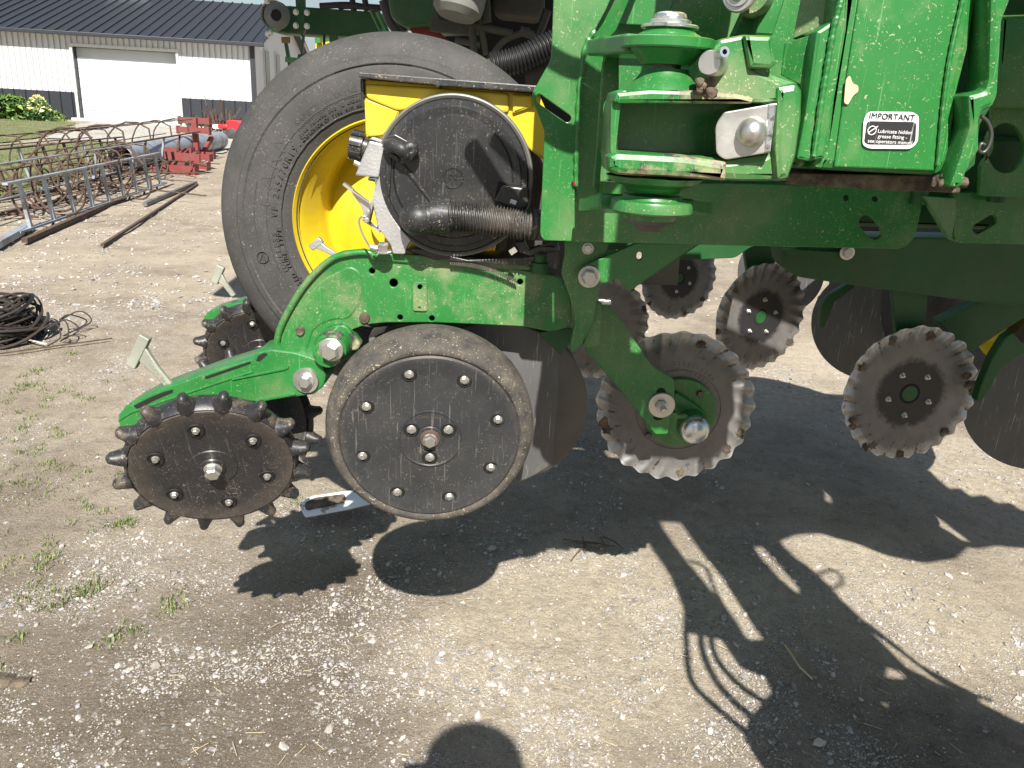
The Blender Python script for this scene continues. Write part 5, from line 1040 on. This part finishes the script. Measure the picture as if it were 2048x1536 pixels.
lathe('canister', [(0, 0), (.08, .0), (.105, .025), (.11, .06), (.11, .14), (.106, .145), (.11, .15), (.11, .5)], at(912, 34, 3.75), V3((.18, .2, 1)), 'canister', tr, 40)
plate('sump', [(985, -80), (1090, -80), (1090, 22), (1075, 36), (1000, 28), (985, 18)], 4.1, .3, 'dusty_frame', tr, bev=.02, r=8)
for nm, pts, rd, m in (('frame_bar', [(940, 20), (950, 120)], .018, 'dusty_frame'), ('frame_bar', [(958, 30), (972, 110)], .014, 'dusty_frame'), ('frame_bar', [(930, 48), (1025, 67)], .016, 'dusty_frame'), ('pipe', [(1060, 60), (1010, 80), (985, 110), (975, 125)], .014, 'dusty_frame'),
                       ('frame_bar', [(968, -60), (974, 45)], .02, 'dusty_frame'), ('frame_bar', [(1040, 60), (1075, 76), (1092, 90)], .02, 'dusty_frame'), ('frame_bar', [(910, 80), (960, 90)], .014, 'dusty_frame'), ('hose', [(1050, 115), (1080, 60), (1095, 20)], .02, 'hydraulic_hose')):
    tube(nm, [at(x, y, 3.9) for x, y in pts], rd, m, tr)
hosepath([at(985, 132, 3.2), at(1040, 118, 3.2), at(1100, 90, 3.2), at(1160, 60, 3.2)], .045, .014, .004, 'air_hose', 'hydraulic_hose', tr, 20)
tube('pulley', [at(1050, 150, 3.3), at(1095, 145, 3.3)], .06, 'dusty_frame', tr, 20)
plate('connector', [(1094, 66), (1100, 66), (1099, 74), (1093, 73)], 3.6, .02, 'decal_white', tr, r=0)
for (x0, x1, x2) in ((770, 782, 800), (778, 792, 812)):
    tube('hose', [at(x0, 0, 4.2), at(x1, 40, 4.2), at(x2, 64, 4.2)], .03, 'hydraulic_hose', tr)
tb = thing('folded_toolbar', (0, 7, 0), 'shaded green folded toolbar with a galvanised funnel at its end, sticking out above the tyre', 'toolbar')
plate('beam', [(540, 10), (585, 12), (760, 24), (765, 76), (640, 70), (545, 64)], 5.5, .25, 'green_shaded', tb, bev=.01, r=3)
plate('end_plate', [(531, 0), (536, -4), (542, 12), (560, 14), (560, 60), (541, 66), (534, 70)], 5.4, .02, 'green_paint', tb, r=1)
lathe('funnel', [(.035, 0), (.04, .03), (.075, .10), (.082, .105), (.082, .085), (.04, .0)], at(560, 33, 5.35)+V3((0, 0, 0)), V3((-.1, -1, 0)), 'zinc', tb, 40, caps=False)
lathe('funnel_throat', [(0, .07), (.034, .071)], at(560, 33, 5.3), NY, 'black', tb, 24, caps=False); lathe('funnel_cone', [(.034, .075), (.079, .05)], at(559, 33, 5.3), NY, 'canister', tb, 40, caps=False)
for P_, m in (([(588, -40), (608, -40), (609, 60), (603, 72), (596, 60), (592, 20)], 'green_shaded'), ([(604, 70), (607, 70), (603, 112), (601, 112)], 'green_shaded'), ([(596, 108), (640, 110), (640, 120), (600, 122), (594, 140), (590, 138)], 'green_shaded'), ([(658, 70), (674, 70), (673, 106), (660, 108)], 'green_shaded'), ([(646, 68), (648, 68), (648, 110), (645, 110)], 'black')):
    plate('hanger', P_, 5.3, .04, m, tb, r=2)
plate('brace', [(566, 76), (571, 76), (584, 148), (579, 150)], 5.6, .04, 'green_shaded', tb, r=1); plate('brace', [(570, 113), (597, 116), (597, 126), (570, 124)], 5.5, .03, 'green_paint', tb, r=1)
plate('sign_plate', [(562, 74), (579, 73), (579, 86), (563, 86)], 5.45, .02, 'bronze', tb, r=1); plate('motor', [(598, 120), (615, 114), (622, 124), (602, 134)], 5.25, .06, 'rust', tb, r=2)
for (x, y) in ((592, 24), (592, 51), (614, 25), (614, 52), (534, 2), (536, 68), (541, 66)): bolt(at(x, y, 5.25), NY, .012, tb)
for pts in ([(640, 12), (700, 10), (760, 20)], [(700, -30), (708, 22)], [(724, -30), (734, 22)], [(680, 20), (690, 12), (770, 16)]): tube('hose', [at(x, y, 5.3) for x, y in pts], .018, 'hydraulic_hose', tb)
for pts, rd in (([(755, 24), (780, 76)], .016), ([(740, 20), (768, 76)], .008)): tube('strut', [at(x, y, 5.1) for x, y in pts], rd, 'green_paint', tb)
yb = thing('yellow_bin_machine', (0, 9, 0), 'bright yellow bin with green corner seen between the tyre and the folded toolbar', 'farm machine')
plate('bin', [(631, 87), (665, 82), (700, 78), (700, 130), (630, 130)], 8.5, .6, 'yellow', yb, r=1); plate('corner', [(629, 68), (640, 69), (640, 86), (630, 86)], 8.4, .6, 'green_paint', yb, r=1)
plate('frame', [(676, 72), (764, 76), (764, 110), (676, 110)], 8.3, .3, 'black', yb, r=1)
# ================================================================ unseen shapes added out of frame to cast shade, and hoses
def hose_up(pts, rd, par=PT): return link_vf('hydraulic_hose', [sweep_vf(cat(pts, 10), rd, 14)], 'hydraulic_hose', par, 50)
def upsun(x, y, Yc): G_ = gnd(x, y); return G_-d_*((G_.y-Yc)/d_.y)       # the point at depth Yc whose shade falls on the ground there
def arm(name, gp_, Yc, th, m, holes=(), par=PT):  # makes an added unseen shade plate, not a real arm
    """added unseen shade plate standing at depth Yc, cut to the outline whose shade lies on the ground at gp_"""
    pts = [upsun(x, y, Yc) for x, y in gp_]; cu = bpy.data.curves.new('c', 'CURVE'); cu.dimensions = '2D'; cu.fill_mode = 'BOTH'
    for q in [pts]+[[upsun(x, y, Yc) for x, y in h] for h in holes]:
        s_ = cu.splines.new('POLY'); s_.points.add(len(q)-1); s_.use_cyclic_u = True
        for i, p in enumerate(q): s_.points[i].co = (p.x-pts[0].x, p.z-pts[0].z, 0, 1)
    cu.extrude = th/2; ob = bpy.data.objects.new('c', cu); me = bpy.data.meshes.new_from_object(ob); bpy.data.objects.remove(ob)
    return link(name, me, m, par, Matrix.Translation(pts[0]) @ Matrix((V3((1, 0, 0)), V3((0, 0, 1)), NY)).transposed().to_4x4(), 30)
arm('shade_plate_near', [(1230, 960), (1283, 1062), (1340, 1150), (1372, 1235), (1376, 1262), (1440, 1275), (1480, 1330), (1530, 1352), (1545, 1390), (1500, 1440), (1490, 1480), (1530, 1536), (1560, 1640), (2300, 1700), (2300, 1500), (2048, 1450), (1960, 1405), (1840, 1330), (1740, 1252), (1690, 1205), (1640, 1150), (1590, 1115), (1560, 1082), (1600, 960)], .62, .02, 'green_paint',
    holes=[[(1294, 985), (1318, 980), (1380, 1070), (1440, 1150), (1490, 1225), (1528, 1283), (1500, 1284), (1440, 1205), (1380, 1130), (1330, 1060)], [(1508, 1092), (1524, 1090), (1602, 1180), (1596, 1190), (1560, 1160)], [(1775, 1330), (1815, 1345), (1812, 1362), (1770, 1358)], [(1730, 1252), (1742, 1250), (1850, 1335), (1960, 1392), (1940, 1396), (1820, 1340)], [(1760, 1400), (1790, 1402), (1780, 1420)]])  # added plate out of view, outline and holes shaped by its cast shade
for pts, rd in (([(1372, 1200), (1373, 1290), (1385, 1360), (1430, 1410), (1500, 1470)], .009), ([(1402, 1230), (1405, 1300), (1440, 1370), (1500, 1430), (1560, 1480)], .010), ([(1420, 1240), (1430, 1310), (1480, 1370), (1540, 1410)], .009),
                ([(1380, 1120), (1410, 1135), (1425, 1170), (1440, 1200), (1480, 1260)], .007), ([(1710, 1235), (1800, 1300), (1900, 1370), (1990, 1400)], .006)):
    hose_up([upsun(x, y, .58) for x, y in pts], rd)
hose_up([upsun(1662+24*cos(a), 1158+18*sin(a), .6) for a in np.linspace(0, 2*pi, 14)], .006)
# unseen plates, tubes and boxes added above and right to cast shade
def bx(name, x0, x1, y0, y1, z0, z1, m='green_paint', par=PT, bev=.006): return link_vf(name, [box_vf(((x0+x1)/2, (y0+y1)/2, (z0+z1)/2), (x1-x0, y1-y0, z1-z0))], m, par, bev=bev)
arm('shade_plate_right', [(1500, 800), (1560, 790), (1640, 850), (1720, 862), (1800, 900), (1822, 930), (1836, 973), (1870, 970), (1900, 980), (1925, 978), (1945, 994), (1975, 992), (2000, 1008), (2030, 1008), (2048, 1022), (2150, 1050), (2150, 1115), (2048, 1092), (1990, 1087), (1958, 1092), (1935, 1090), (1910, 1112), (1850, 1121), (1780, 1108), (1700, 1080), (1640, 1063), (1592, 1065), (1560, 1078), (1530, 1040), (1500, 960)], 1.02, .03, 'green_paint',
    holes=[[(1842, 1014), (1880, 1038), (1935, 1078), (1948, 1088), (1925, 1082), (1870, 1048)], [(1642, 905), (1656, 908), (1662, 1010), (1648, 1006)]])  # added plate out of view, shaped to shade the ground at right
bx('shade_tube', .74, 1.9, 1.1, 1.28, 1.75, 1.95); bx('shade_tube', 1.15, 1.75, 1.12, 1.3, 1.98, 2.16)  # unseen tubes added to shade the right-hand ground and blades
bx('shade_box', .24, 2.0, 1.6, 1.9, 1.70, 2.12, 'yellow', bev=.05); bx('shade_box', .24, 1.1, 1.6, 1.9, 2.16, 3.1, 'yellow', bev=.05); bx('shade_bar', .215, .345, 1.10, 1.25, 1.70, 1.95)  # unseen boxes and bar added to shade rear coulters, ground and back plate

hose_up([V3((-.02, .97, 1.80)), V3((.05, .97, 1.745)), V3((.11, .97, 1.727)), V3((.17, .98, 1.745)), V3((.26, 1.0, 1.87))], .012)
hose_up([V3((-.06, .97, 1.78)), V3((.03, .97, 1.665)), V3((.10, .97, 1.625)), V3((.16, .98, 1.64)), V3((.25, 1.0, 1.76))], .016)
bx('shade_bar', .22, .95, .68, .72, 1.80, 2.04); bx('hood', -2.0, 1.0, 3.3, 3.7, 2.1, 4.6, 'green_paint', tr, .05)  # unseen bar and tractor box, no such part known, added to cast shade
# ================================================================ photographer and phone, behind the lens
ph_ = thing('phone', (0, -.03, 1.34), 'dark phone held up in both hands in front of the face', 'phone'); link_vf('body', [box_vf((0, -.034, 1.335), (.15, .009, .072))], 'black_plastic', ph_, bev=.004)
def person():
    J = {'pel': (.08, -.50, .93, .125), 'sp1': (.07, -.49, 1.08, .12), 'sp2': (.07, -.46, 1.24, .135), 'ch': (.07, -.43, 1.38, .135), 'nk': (.07, -.38, 1.49, .055), 'hb': (.07, -.34, 1.56, .066), 'hm': (.085, -.31, 1.62, .105), 'ht': (.085, -.31, 1.675, .08)}
    E_ = [('pel', 'sp1'), ('sp1', 'sp2'), ('sp2', 'ch'), ('ch', 'nk'), ('nk', 'hb'), ('hb', 'hm'), ('hm', 'ht')]
    for s, n in ((-1, 'l'), (1, 'r')):
        J[n+'sh'] = (.07+s*.17, -.42, 1.40, .06); J[n+'el'] = (.07+s*.23, -.30, 1.16, .045); J[n+'wr'] = (s*.095+.01, -.07, 1.29, .027); J[n+'pa'] = (s*.085, -.045, 1.32, .022)
        E_ += [('ch', n+'sh'), (n+'sh', n+'el'), (n+'el', n+'wr'), (n+'wr', n+'pa')]
        for k in range(4):
            J[f'{n}f{k}'] = (s*(.082-.002*k), -.036, 1.365-.022*k, .009); J[f'{n}g{k}'] = (s*(.060+.004*(k % 2)), -.045, 1.37-.022*k, .008); E_ += [(n+'pa', f'{n}f{k}'), (f'{n}f{k}', f'{n}g{k}')]
        J[n+'t0'] = (s*.07, -.055, 1.31, .011); J[n+'t1'] = (s*.05, -.05, 1.315, .009); E_ += [(n+'pa', n+'t0'), (n+'t0', n+'t1')]
        J[n+'hp'] = (.07+s*.09, -.50, .88, .09); J[n+'kn'] = (.07+s*.12, -.47, .48, .06); J[n+'an'] = (.07+s*.13, -.50, .09, .042); J[n+'to'] = (.07+s*.15, -.35, .035, .035)
        E_ += [('pel', n+'hp'), (n+'hp', n+'kn'), (n+'kn', n+'an'), (n+'an', n+'to')]
    ks = list(J); me = bpy.data.meshes.new('person'); me.from_pydata([J[k][:3] for k in ks], [(ks.index(a), ks.index(b)) for a, b in E_], [])
    o = bpy.data.objects.new('person', me); COL.objects.link(o); o.modifiers.new('skin', 'SKIN'); sv = me.skin_vertices[0].data
    for i, k in enumerate(ks): sv[i].radius = (J[k][3], J[k][3]); sv[i].use_root = (k == 'pel')
    md = o.modifiers.new('sub', 'SUBSURF'); md.levels = md.render_levels = 2; me.materials.append(MATS['shirt'])
    return tag(o, 'standing person in a dark shirt holding up a phone, outside the picture', 'person')
pe = person()
hr = lathe('hair', [(.10, -.03), (.112, .01), (.107, .055), (.08, .09), (.04, .108), (0, .112)], (.085, -.325, 1.62), V3((0, -.15, 1)), 'hair', pe, 24, 60)
